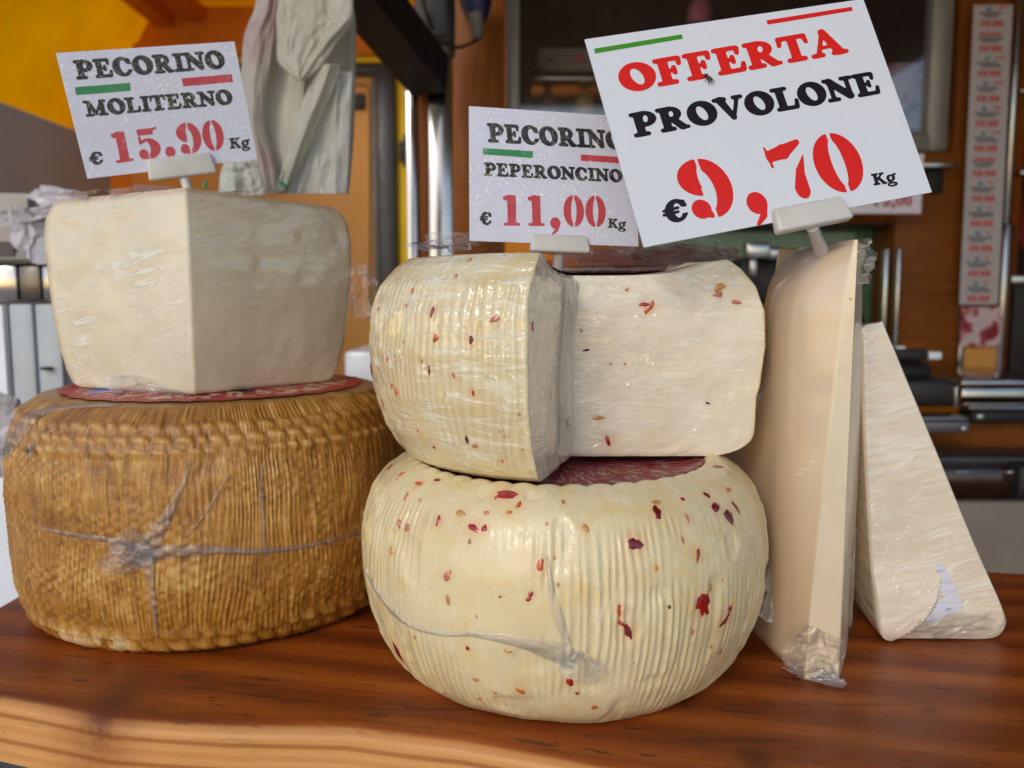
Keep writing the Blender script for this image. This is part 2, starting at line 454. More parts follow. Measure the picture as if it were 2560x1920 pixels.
def _su(*ds):
    k = .045; r = ds[0]
    for d in ds[1:]:
        h = np.clip(.5 + .5 * (d - r) / k, 0, 1)
        r = d * (1 - h) + r * h - k * h * (1 - h)
    return r
def glyph_sdf(ch, X, Y):
    c = lambda *a: _cap(X, Y, *a)
    e = lambda *a: _ell(X, Y, *a)
    b = lambda *a: _bx(X, Y, *a)
    mx, mn = np.maximum, np.minimum
    stem = lambda x, w=.135: b(x - w, .03, x + w, .97, .04)
    ser = lambda x, y, w=.21: c(x - w, y, .07, x + w, y, .07)
    if ch == 'I': return _su(stem(.30), ser(.30, .07), ser(.30, .93)), .60
    if ch == 'P':
        bowl = mx(e(.50, .69, .42, .315), -e(.55, .69, .105, .165, -.15))
        return mx(_su(stem(.29), ser(.29, .07, .22), c(.10, .93, .07, .5, .93, .07), mx(bowl, .30 - X)), -e(.55, .69, .105, .165, -.15)), .95
    if ch == 'R':
        cnt = e(.53, .70, .10, .14, -.15)
        return mx(_su(stem(.29), ser(.29, .07, .20), c(.10, .93, .07, .5, .93, .07), mx(e(.48, .70, .40, .30), .30 - X), c(.55, .46, .12, .80, .12, .13), c(.84, .09, .09, 1.0, .07, .06)), -cnt), 1.08
    if ch in 'EF':
        d = [stem(.29), c(.10, .93, .07, .74, .93, .07), c(.77, .90, .07, .76, .72, .055), c(.3, .50, .05, .56, .50, .05), c(.58, .40, .055, .58, .61, .055)]
        d += [c(.10, .07, .07, .78, .07, .07), c(.82, .10, .075, .86, .31, .055)] if ch == 'E' else [ser(.29, .07, .24)]
        return _su(*d), (.96 if ch == 'E' else .90)
    if ch in 'C€':
        ring = mx(e(.52, .5, .50, .52, .1), -e(.58, .5, .20, .36, .1))
        ring = mx(ring, -np.maximum(.58 - X, np.abs(Y - .48) - .17))
        d = _su(ring, c(.86, .86, .07, .88, .68, .06))
        if ch == '€': d = mn(d, mn(c(-.04, .58, .05, .60, .62, .05), c(-.06, .40, .05, .58, .44, .05)))
        return d, 1.02
    if ch == 'O': return mx(e(.54, .5, .53, .52), -e(.54, .5, .185, .34, .28)), 1.08
    if ch == 'N': return _su(b(.15, .03, .30, .97, .03), b(.82, .08, .97, .97, .03), c(.24, .86, .14, .86, .15, .14), ser(.22, .07, .17), ser(.15, .93, .10), ser(.89, .93, .17)), 1.12
    if ch == 'M': return _su(b(.17, .03, .31, .97, .03), stem(1.02, .13), c(.27, .86, .13, .60, .16, .10), c(.62, .12, .06, 1.0, .86, .07), ser(.23, .07, .17), ser(1.04, .07, .21), ser(.16, .93, .12), ser(1.12, .93, .10)), 1.34
    if ch == 'L': return _su(stem(.29), ser(.29, .93, .23), c(.10, .07, .07, .76, .07, .07), c(.80, .10, .075, .84, .36, .055)), .93
    if ch == 'T': return _su(stem(.48), ser(.48, .07, .24), c(.08, .93, .07, .88, .93, .07), c(.09, .90, .07, .05, .68, .05), c(.87, .90, .07, .91, .68, .05)), .97
    if ch == 'A': return _su(c(.52, .95, .05, .20, .08, .06), c(.52, .92, .11, .86, .12, .14), c(.3, .34, .05, .72, .34, .05), ser(.18, .06, .14), ser(.88, .06, .19)), 1.12
    if ch == 'V': return _su(c(.22, .9, .14, .54, .10, .09), c(.54, .08, .05, .86, .92, .06), ser(.20, .93, .18), ser(.86, .93, .13)), 1.06
    if ch == 'K': return _su(stem(.28, .125), ser(.28, .07, .21), ser(.28, .93, .21), c(.42, .46, .06, .82, .88, .07), c(.55, .55, .11, .86, .12, .12), ser(.84, .93, .13), ser(.92, .06, .13)), 1.12
    if ch == 'g': return mx(mn(mx(_su(e(.38, .42, .34, .29), c(.60, .66, .06, .78, .70, .08)), -e(.38, .42, .12, .17)),
                               mx(_su(e(.40, -.14, .40, .20), c(.16, .16, .07, .30, .08, .08)), -e(.38, -.15, .22, .075))), Y - 5), .86
    if ch == ',': return mn(e(.22, .10, .20, .19), mn(c(.335, .08, .085, .27, -.12, .06), c(.27, -.12, .06, .10, -.25, .03))), .50
    if ch == '.': return e(.22, .14, .19, .18), .46
    if ch == '0': return mx(mx(e(.40, .5, .40, .52), -e(.40, .5, .105, .40)), -(np.abs(X - .40) - .030)), .86
    if ch == '1': return _su(b(.17, .02, .50, .98, .01), b(.02, 0, .64, .09, .02), c(.06, .90, .045, .30, .93, .06), c(.06, .86, .03, .12, .84, .04)), .72
    if ch == '7':
        top = _su(c(.05, .95, .025, .09, .62, .03), c(.12, .80, .10, .45, .84, .12), c(.45, .84, .12, .84, .96, .05))
        drop = mn(c(.86, .72, .012, .66, .44, .10), c(.66, .44, .10, .58, .17, .17))
        return mn(top, drop), .92
    if ch == '9':
        lb = mx(mx(e(.42, .70, .43, .325), -e(.45, .66, .10, .26)), X - .405)
        lb = mx(lb, -_bx(X, Y, .34, .30, .60, .52, .02))
        rc = mx(mx(e(.42, .5, .46, .52), -e(.26, .47, .31, .44)), .455 - X)
        ball = mn(e(.22, .17, .17, .165), mx(mx(e(.40, .16, .22, .17), -e(.36, .30, .16, .20)), X - .40))
        return mn(mn(lb, rc), ball), .94
    if ch == '5':
        top = mn(b(.10, .78, .66, .99, .02), c(.60, .93, .055, .80, .98, .03))
        left = mn(b(.10, .56, .20, .75, .02), c(.15, .54, .05, .34, .62, .05))
        rc = mx(mx(e(.38, .33, .46, .345), -e(.28, .33, .20, .25)), .395 - X)
        ball = mn(e(.20, .17, .17, .165), mx(mx(e(.36, .14, .20, .15), -e(.32, .26, .14, .15)), X - .36))
        return mn(mn(top, left), mn(rc, ball)), .92
    return X * 0 + 1, .5
_GC = {}
def glyph(ch):
    """filled outline as small polygons (marching squares), unit cap height"""
    if ch in _GC: return _GC[ch]
    h = 1 / 44.0
    xs = np.arange(-.14, 1.45, h); ys = np.arange(-.44, 1.08, h)
    X, Y = np.meshgrid(xs, ys)
    D, w = glyph_sdf(ch, X, Y)
    if not (ch.isdigit() or ch in ',.'): D = D - .020
    V, F, cache = [], [], {}
    def cross(i0, j0, i1, j1):
        k = (i0, j0, i1, j1)
        if k not in cache:
            a, b2 = D[j0, i0], D[j1, i1]; t = a / (a - b2)
            V.append((xs[i0] + (xs[i1] - xs[i0]) * t, ys[j0] + (ys[j1] - ys[j0]) * t)); cache[k] = len(V) - 1
        return cache[k]
    def vert(i, j):
        if (i, j) not in cache: V.append((xs[i], ys[j])); cache[(i, j)] = len(V) - 1
        return cache[(i, j)]
    for j in range(len(ys) - 1):
        for i in range(len(xs) - 1):
            cs = [(i, j), (i + 1, j), (i + 1, j + 1), (i, j + 1)]
            ins = [D[q, p] < 0 for p, q in cs]
            if not any(ins): continue
            poly = []
            for k in range(4):
                a, b2 = cs[k], cs[(k + 1) % 4]
                if ins[k]: poly.append(vert(*a))
                if ins[k] != ins[(k + 1) % 4]:
                    lo, hi = (a, b2) if a < b2 else (b2, a)
                    poly.append(cross(*lo, *hi))
            if len(poly) >= 3: F.append(poly)
    _GC[ch] = (np.array(V), F, w)
    return _GC[ch]
def lettering(name, text, LB, RB, LT, nrm, mat, parent, gaps=None, lift=.00012, track=0.0):
    """one line of print: LB, RB = ends of the baseline, LT = top left, as points on the card"""
    x = 0; VV, FF, off = [], [], 0
    for i, ch in enumerate(text):
        V, F, w = glyph(ch)
        VV.append(V + np.array([x, 0])); FF += [[q + off for q in f] for f in F]; off += len(V)
        x += w + track + ((gaps or {}).get(i, 0))
    V = np.vstack(VV); x0, x1 = V[:, 0].min(), V[:, 0].max()
    LB, RB, LT = map(np.asarray, (LB, RB, LT))
    P = LB + ((V[:, :1] - x0) / (x1 - x0)) * (RB - LB) + V[:, 1:] * (LT - LB) + nrm * lift
    me = bpy.data.meshes.new(name); me.from_pydata([tuple(p) for p in P], [], FF); me.update()
    return link(name, me, mat, parent)

# ------------------------------------------------------------------ helpers: solids of cheese
def ring_faces(nr, n, start=0, wrap=True):
    a = np.arange(nr - 1)[:, None] * n + np.arange(n if wrap else n - 1)[None, :] + start
    b = np.arange(nr - 1)[:, None] * n + (np.arange(n if wrap else n - 1)[None, :] + 1) % n + start
    return np.stack([a, b, b + n, a + n], -1).reshape(-1, 4)
def profile(ctrl, n):
    """profile in (radius, height) and its outward normal"""
    p = resample(catmull(ctrl, 600), n)
    t = np.gradient(p, axis=0); t /= np.linalg.norm(t, axis=1)[:, None] + 1e-9
    return p, np.stack([t[:, 1], -t[:, 0]], 1)
def bvh_of(o):
    me = o.data; mw = o.matrix_world
    vs = [mw @ v.co for v in me.vertices]
    return BVHTree.FromPolygons(vs, [tuple(p.vertices) for p in me.polygons])
def hit(bvh, u, v):
    r = Vector(ray(u, v).tolist()).normalized()
    p, n, i, d = bvh.ray_cast(Vector((0, 0, HC)), r)
    if p is None:                                   # just past the outline: take the nearest point of the surface
        m = Vector((0, 0, HC)); k = .62
        p, n, i, d = bvh.find_nearest(m + r * k)
    return p, n

def flake(bvh, u, v, w, h, rot, mat, parent, name='chili_flake'):
    """a chip of dried chili lying in the skin of the cheese"""
    p, n = hit(bvh, u, v)
    if p is None: return
    if n.dot(Vector((0, 0, HC)) - p) < 0: n = -n
    px = 1.45 * (p - Vector((0, 0, HC))).length / FPX
    k = random.choice((7, 8, 9))
    cr, sr = math.cos(rot), math.sin(rot)
    vs = [None]
    up = Vector((0, 0, 1)); tx = up.cross(n)
    tx = tx.normalized() if tx.length > .05 else Vector((1, 0, 0)); ty = n.cross(tx).normalized()
    if tx.x < 0: tx = -tx
    if ty.z < 0: ty = -ty
    inner = []
    for q in range(k):
        a = 2 * math.pi * q / k + random.uniform(-.25, .25)
        r = random.uniform(.62, 1.12)
        x, y = math.cos(a) * w * .5 * r, math.sin(a) * h * .5 * r
        x, y = x * cr - y * sr, x * sr + y * cr
        for s, lst in ((1.0, vs), (.6, inner)):
            g = p + tx * (x * px * s) + ty * (y * px * s)
            loc, nn, _, _ = bvh.find_nearest(g)
            if nn.dot(n) < 0: nn = -nn
            lst.append(loc + nn * (.00002 if s == 1.0 else .00038 + random.uniform(0, .0002)))
    vs[0] = p + n * .0005
    V = [tuple(x) for x in vs] + [tuple(x) for x in inner]
    F = []
    for q in range(k):
        o1, o2 = 1 + q, 1 + (q + 1) % k; i1, i2 = 1 + k + q, 1 + k + (q + 1) % k
        F += [(o1, o2, i2, i1), (0, i1, i2)]
    me = bpy.data.meshes.new(name); me.from_pydata(V, [], F); me.update()
    bm = bmesh.new(); bm.from_mesh(me); bmesh.ops.recalc_face_normals(bm, faces=bm.faces); bm.to_mesh(me); bm.free()
    me.polygons.foreach_set('use_smooth', np.full(len(me.polygons), True))
    return link(name, me, mat, parent)

def stain(o, bvh, F):
    """mark the skin round each chili chip, where its oil has soaked in"""
    n = len(o.data.vertices); co = np.zeros(n * 3, np.float32); o.data.vertices.foreach_get('co', co); co = co.reshape(-1, 3)
    st = np.zeros(n, np.float32)
    for u, v, w, h, a, k in F:
        p, nn = hit(bvh, u, v)
        if p is None: continue
        rad = max(w, h) * .5 * (p - Vector((0, 0, HC))).length / FPX * 2.1 + .0012
        d = np.linalg.norm(co - np.array(p, np.float32), axis=1)
        st = np.maximum(st, np.clip(1 - d / rad, 0, 1) * (.8 if k in 'rdo' else .5))
    o.data.attributes.new('stain', 'FLOAT', 'POINT').data.foreach_set('value', st)
def film_ribbon(bvh, pts, widths, mat, parent, name='wrap_gather', amp=.0008, seed=0, lift=.0004, n=90, across=11):
    """gathered strip of film lying along a path on the cheese (path read in the photo, laid on the surface)"""
    pp = catmull(np.array([(u, v, w) for (u, v), w in zip(pts, widths)], float), n)
    rows = []
    for i, (u, v, w) in enumerate(pp):
        du, dv = pp[min(i + 1, n - 1), :2] - pp[max(i - 1, 0), :2]
        L = math.hypot(du, dv) + 1e-6; nu, nv = -dv / L, du / L
        row = []
        for j in range(across):
            s = j / (across - 1) - .5
            p, nn = hit(bvh, u + nu * w * s, v + nv * w * s)
            if p is None:
                p, nn = (rows[-1][j] if rows else (None, None))
                if p is None: p, nn = hit(bvh, u, v)
            rows_pt = (p, nn)
            row.append(rows_pt)
        rows.append(row)
    V = []
    for i, row in enumerate(rows):
        for j, (p, nn) in enumerate(row):
            if nn.dot(Vector((0, 0, HC)) - p) < 0: nn = -nn
            s = abs(j / (across - 1) - .5) * 2
            h = vn2(np.array([j * .9 + .2 * math.sin(i * .25)]), np.array([i * .10]), None, seed)[0]
            h2 = vn2(np.array([j * 1.7]), np.array([i * .35]), None, seed + 5)[0]
            V.append(tuple(p + nn * (lift + amp * (1 - s ** 2) * (.3 + h + .5 * h2))))
    return mesh_np(name, V, ring_faces(n, across, wrap=False), mat, parent)

def crumple(name, c, ex, ey, ez, mat, parent, seed=0, n=30, amp=.35, fold=3.0):
    """loose crumpled film: a sheet thrown into sharp folds. ex, ey span the sheet, ez is the fold height"""
    n = int(n * 1.5); s = np.linspace(-1, 1, n); X, Y = np.meshgrid(s, s)
    ang = np.arctan2(Y, X); rr = np.hypot(X, Y)
    out = .72 + .38 * vn2(ang * 1.6 + 9, rr * 0 + seed, None, seed)
    sq = np.maximum(np.abs(X), np.abs(Y)) / (rr + 1e-6)
    X2, Y2 = X * sq * out, Y * sq * out
    h = np.zeros_like(X)
    wx = .35 * (vn2(X * 2.1 + seed, Y * 2.1, None, seed + 31) - .5); wy = .35 * (vn2(X * 2.1, Y * 2.1 + seed, None, seed + 37) - .5)
    for o in range(2):
        f = fold * .62 * 2.2 ** o
        q = vn2((X2 + wx) * f + 7 * o + seed, (Y2 + wy) * f * .6 + 3 * o, None, seed + o)
        h += (1 - np.abs(q * 2 - 1) * 2) * .45 ** o
    X2 = X2 + amp * (vn2(X * 3 + 4, Y * 3, None, seed + 9) - .5)
    P = np.asarray(c)[None, None] + X2[..., None] * np.asarray(ex) + Y2[..., None] * np.asarray(ey) + h[..., None] * np.asarray(ez)
    return mesh_np(name, P.reshape(-1, 3), ring_faces(n, n, wrap=False), mat, parent, smooth=True)

# ================================================================== THE COUNTER
def front_y(x):
    b = np.interp(x, [-.45, -.302, -.225, -.155, -.09, -.026, .044, .12, .25, .45], [.500, .469, .4445, .436, .4345, .4207, .395, .379, .352, .300])
    return b + .0006 * np.sin(x * 41)
KNOTS = []
def knot(u, v, sx, sy, rad, dark, z=None):
    if z is None:
        r = ray(u, v); t = -HC / r[2]; p = EYE + r * t
    else:
        r = ray(u, v); t = (z - HC) / r[2]; p = EYE + r * t
    KNOTS.append((p[0], p[1], p[2], sx, sy, rad, dark))
knot(278, 1765, 1.0, .45, .012, .95); knot(300, 1735, .8, .5, .016, .5)
knot(480, 1690, .8, 2.0, .011, .8); knot(505, 1718, .6, 2.4, .010, .75)
knot(608, 1712, .5, 2.6, .009, .8); knot(740, 1752, .5, 2.2, .008, .8)
knot(1010, 1758, .9, 1.2, .006, .8); knot(945, 1785, .7, 1.2, .006, .7)
knot(1888, 1895, .9, .6, .011, .8); knot(2320, 1772, .8, 1.2, .006, .7); knot(1720, 1765, 1.0, 1.0, .006, .7)
knot(1090, 1772, .10, 2.5, .008, .75); knot(1830, 1850, .14, 2.0, .009, .7); knot(2150, 1760, .2, 3, .006, .6)
def counter_board():
    xs = np.linspace(-.389, .62, 300)
    ft, back = front_y(xs), .835 - (xs + .3) * .20
    T = .034
    cols, fr = [], []
    top_n = 70
    for k in np.linspace(0, 1, top_n):                      # top, back to front
        cols.append(np.stack([xs, back + (ft + .008 - back) * k, 0 * xs], 1)); fr.append(np.zeros_like(xs))
    for a in np.linspace(0, math.pi / 2, 10)[1:]:            # worn front arris
        cols.append(np.stack([xs, ft + .008 - .0048 * math.sin(a) - .0052 * a / 1.5708, -.0055 * (1 - math.cos(a)) + 0 * xs], 1)); fr.append(np.full_like(xs, sstep(.35, .62, a / 1.57)))
    for k in np.linspace(0, 1, 14)[1:]:                      # sawn front face, leaning out a little
        w = .0015 * np.sin(xs * 34 + k * 2)
        cols.append(np.stack([xs, ft - .002 - .004 * k + w * k, -.0055 - (T - .0055) * k + .003 * np.sin(xs * 9) * k], 1)); fr.append(np.ones_like(xs))
    cols.append(np.stack([xs, ft + .02, -T - .002 + 0 * xs], 1)); fr.append(np.zeros_like(xs))
    cols.append(np.stack([xs, back, -T - .002 + 0 * xs], 1)); fr.append(np.zeros_like(xs))
    P = np.array(cols)                                      # (m, n, 3)
    m, n = P.shape[:2]
    P[:top_n, :, 2] += .0006 * (fbm2(P[:top_n, :, 0] * 9, P[:top_n, :, 1] * 30, None, 3) - .5) - .0003
    side = ring_faces(m, n, wrap=False)
    last = np.stack([np.arange(n - 1) + (m - 1) * n, np.arange(n - 1) + 1 + (m - 1) * n, np.arange(n - 1) + 1, np.arange(n - 1)], -1)
    o = mesh_np('counter_board', P.reshape(-1, 3), [np.vstack([side, last])], m_wood_counter(), None, True, 55, {'front': np.array(fr).ravel()})
    me = o.data; bm = bmesh.new(); bm.from_mesh(me)
    bmesh.ops.holes_fill(bm, edges=[e for e in bm.edges if e.is_boundary]); bmesh.ops.recalc_face_normals(bm, faces=bm.faces)
    bm.to_mesh(me); bm.free()
    tag(o, 'thick varnished pine counter board with a pale wavy front edge', 'counter')
    return o
counter_board()

# ================================================================== CHEESES
FILM = m_film('clear_cling_film', haze=.07)
FILM2 = m_film('bunched_cling_film', haze=.13, bscale=90)
FLAKE_MATS = {'r': plain('chili_skin_red', lin(168, 24, 26), .25, var=.3, scale=300, coat=.8), 'd': plain('chili_skin_dark_red', lin(120, 14, 24), .25, var=.3, scale=300, coat=.8),
              'o': plain('chili_skin_orange', lin(206, 92, 28), .25, var=.3, scale=300, coat=.8), 't': plain('chili_skin_tan', lin(204, 146, 72), .3, var=.3, scale=300, coat=.8),
              'p': plain('chili_under_skin', lin(198, 120, 100), .3, var=.3, scale=300, coat=.8), 'k': plain('peppercorn_dark', lin(70, 58, 44), .4, var=.3, scale=300)}

# ---- brown basket-moulded wheel
BC = (-.235, .66)
def brown_wheel():
    T = thing('pecorino_cheese', (*BC, 0), 'large brown basket-marked cheese wheel wrapped in film, under the pale cut cheese', 'cheese')
    nt, npf = 1800, 190
    ctrl = [(.001, .001), (.08, .0005), (.124, .0), (.1355, .0045), (.1432, .020), (.148, .045), (.149, .075), (.149, .105), (.1455, .132), (.138, .151), (.128, .1605), (.116, .1645), (.06, .166), (.001, .1665)]
    p, nm = profile(ctrl, npf)
    th = np.linspace(0, 2 * np.pi, nt, endpoint=False)
    TH, _ = np.meshgrid(th, np.arange(npf))
    r, z = p[:, :1] + 0 * TH, p[:, 1:] + 0 * TH
    side = sstep(.120, .134, r) * sstep(-.001, .004, z + (r > .125) * .01)
    U = TH / (2 * np.pi)
    # vertical rush fibres
    lean = .012 * np.sin(z * 60) + .02 * (vn2(U * 40, z * 25, 40, 3) - .5)
    lean2 = .006 * (vn2(U * 90, z * 60, 90, 13) - .5)
    fib = fbm2((U + lean * .1 + lean2) * 330, z * 62 + 3, None, 1, 3)
    fib2 = vn2((U + lean * .12 + lean2) * 150, z * 38, None, 2)
    fine = vn2((U + lean * .05) * 800, z * 170, None, 5)
    weft = vn2(U * 75, z * 330, None, 6)
    ph = U * 280 + 4.5 * (vn2(U * 26, z * 9, 26, 14) - .5) + .5 * (vn2(U * 90, z * 45, 90, 15) - .5)
    rush = np.sin(2 * np.pi * ph) * (.35 + .9 * vn2(ph - .25, z * 34, None, 16)) * (1 - .7 * sstep(.55, .75, vn2(U * 95, z * 120, 95, 17)))
    # woven bands: two plaits under the rim, one loose band at mid height, one plait at the foot
    def plait(z0, hgt, N, ph):
        q = (z - z0) / hgt
        env = np.exp(-(q * 1.3) ** 4)
        ripple = np.abs(np.sin(np.pi * (U * N + ph + .25 * q + .7 * (vn2(U * 46, z * 0, 46, int(N + ph * 10)) - .5))))
        return env * (ripple ** .6) * (1 - .75 * q ** 2), env
    rush = rush * (.25 + 1.1 * sstep(.38, .66, fbm2(U * 24, z * 30, 24, 19)))
    h = .00036 * rush + .0008 * (fib - .5) * 2 + .0006 * (fib2 - .5) * 2 + .0004 * (fine - .5) + .0005 * (weft - .5)
    env_all = np.zeros_like(z); hp = np.zeros_like(z)
    for z0, hg, N, ph in ((.1515, .0042, 72, 0), (.1440, .0045, 72, .5), (.1370, .004, 74, .1), (.0075, .0055, 64, .3), (.016, .0045, 64, .8)):
        a, e = plait(z0, hg, N, ph)
        k = .55 + .75 * vn2(U * 31, z * 0, 31, int(N + 10 * z0 * 100))
        hp += a * .0027 * k; env_all = np.maximum(env_all, e)
    loose = np.exp(-((z - .062 - .004 * np.sin(TH * 3)) / .020) ** 4)
    wq = np.sin(2 * np.pi * (z / .0078)) * np.sign(np.sin(2 * np.pi * U * 62)) * np.abs(np.sin(2 * np.pi * U * 62)) ** .5
    wall = sstep(.35, .7, fbm2(U * 40, z * 55, 40, 88)) * (z < .134) * (z > .022)
    wv = np.sin(2 * np.pi * (z / .0064 + .6 * vn2(U * 30, z * 0, 30, 89))) * np.sign(np.sin(2 * np.pi * U * 88)) * np.abs(np.sin(2 * np.pi * U * 88)) ** .5
    h = h + .0006 * wall * wv
    h = h * (1 - .9 * env_all) * (1 - .35 * loose) + hp + loose * .0010 * wq * sstep(.35, .75, vn2(U * 33, z * 60, 33, 8))
    h += .0018 * (fbm2(U * 22, z * 25, 22, 11) - .5)
    h *= side
    r2, z2 = r + h * nm[:, :1], z + h * nm[:, 1:]
    z2 = np.maximum(z2, .0004)
    x, y = BC[0] + r2 * np.cos(TH), BC[1] + r2 * np.sin(TH)
    # colour: follows the relief, darker brown between the fibres, paler on the high ones
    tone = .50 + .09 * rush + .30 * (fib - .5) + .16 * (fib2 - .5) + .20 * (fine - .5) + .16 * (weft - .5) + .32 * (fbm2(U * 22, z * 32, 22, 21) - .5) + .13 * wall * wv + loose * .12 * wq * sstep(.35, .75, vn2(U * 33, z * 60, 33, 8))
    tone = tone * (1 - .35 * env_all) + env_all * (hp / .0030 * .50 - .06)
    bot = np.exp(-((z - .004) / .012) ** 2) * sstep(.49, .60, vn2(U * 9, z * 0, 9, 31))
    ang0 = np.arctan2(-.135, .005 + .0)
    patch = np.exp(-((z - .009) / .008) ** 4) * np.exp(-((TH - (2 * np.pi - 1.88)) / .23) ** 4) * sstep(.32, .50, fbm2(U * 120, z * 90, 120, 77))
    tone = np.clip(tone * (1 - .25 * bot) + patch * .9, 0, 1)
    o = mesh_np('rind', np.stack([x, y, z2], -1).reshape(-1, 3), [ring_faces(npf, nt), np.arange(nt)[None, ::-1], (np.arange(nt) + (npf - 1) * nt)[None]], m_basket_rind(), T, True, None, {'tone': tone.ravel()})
    # paper label on the top
    rr = np.linspace(0, .1125, 26); tt = np.linspace(0, 2 * np.pi, 160, endpoint=False)
    RR, TT = np.meshgrid(rr, tt, indexing='ij')
    zz = np.interp(RR, [0, .06, .116, .12], [.1668, .1664, .1652, .1648]) + .0005 * fbm2(RR * 260, TT * 9, None, 5) + .0009 * sstep(.09, .116, RR) * (vn2(TT * 26 / 6.2832, RR * 0, 26, 3))
    rw = RR * (1 + .012 * np.sin(TT * 30))
    mesh_np('paper_label', np.stack([BC[0] + rw * np.cos(TT), BC[1] + rw * np.sin(TT), zz], -1).reshape(-1, 3), ring_faces(26, 160), m_label('red_white_label', *BC, 'brown'), T)
    # film gathers
    bv = bvh_of(o)
    G = m_film('gathered_film', haze=.10, bscale=140, rough=.10)
    film_ribbon(bv, [(95, 1318), (190, 1338), (290, 1352), (360, 1378), (440, 1378), (540, 1376), (650, 1378), (780, 1362), (900, 1330)], [8, 13, 17, 30, 34, 22, 15, 11, 8], G, T, seed=1)
    film_ribbon(bv, [(474, 1150), (462, 1200), (438, 1250), (412, 1300), (382, 1350), (372, 1400)], [5, 12, 17, 30, 46, 40], G, T, seed=2)
    film_ribbon(bv, [(362, 1330), (370, 1400), (377, 1450), (386, 1520), (392, 1590)], [12, 34, 20, 16, 8], G, T, seed=3)
    film_ribbon(bv, [(655, 1160), (652, 1250), (660, 1350), (668, 1385)], [4, 5, 6, 12], G, T, seed=4)
    film_ribbon(bv, [(575, 1180), (540, 1240), (500, 1300), (462, 1345)], [5, 8, 7, 5], G, T, seed=5)
    film_ribbon(bv, [(4, 1140), (50, 1080), (105, 1030), (190, 1018), (300, 1014)], [34, 34, 20, 8, 4], G, T, seed=6)
    p, n = hit(bv, 310, 1390)
    crumple('wrap_knot', p + n * .0045, np.array([.013, .004, .001]), np.array([.001, .001, .010]), np.array(n) * .004, FILM2, T, 4, 26)
    p, n = hit(bv, 345, 1372)
    crumple('wrap_knot', p + n * .004, np.array([.012, .003, -.006]), np.array([.004, .001, .013]), np.array(n) * .003, FILM2, T, 9, 26)
    return T
brown_wheel()

# ---- peperoncino wheel at the bottom
PC = (.033, .537)
def rib_height(TH, z, zmax, seed, N=168, amp=.00037):
    """flutes left by a basket: uneven vertical ribs that wander, break off and fade"""
    U = TH / (2 * np.pi)
    warp = .45 * (vn2(U * 70, z * 45, 70, seed) - .5) + 2.6 * (vn2(U * 17, z * 5, 17, seed + 1) - .5) + .5 * (vn2(U * 160, z * 12, 160, seed + 9) - .5)
    ph = U * N + warp
    s = np.sin(2 * np.pi * ph)
    each = .45 + 1.0 * vn2(ph - .25, z * 28, None, seed + 12)
    strength = .12 + 1.25 * sstep(.36, .60, fbm2(U * 13, z * 15, 13, seed + 2))
    breaks = 1 - .75 * sstep(.58, .74, vn2(U * 120, z * 120, 120, seed + 3))
    bead = 1 + 1.3 * (vn2(U * 170, z * 230, 170, seed + 5) - .5)
    return np.sign(s) * np.abs(s) ** .85 * amp * strength * breaks * each * bead, (.5 - .5 * s) * np.clip(strength, 0, 1)

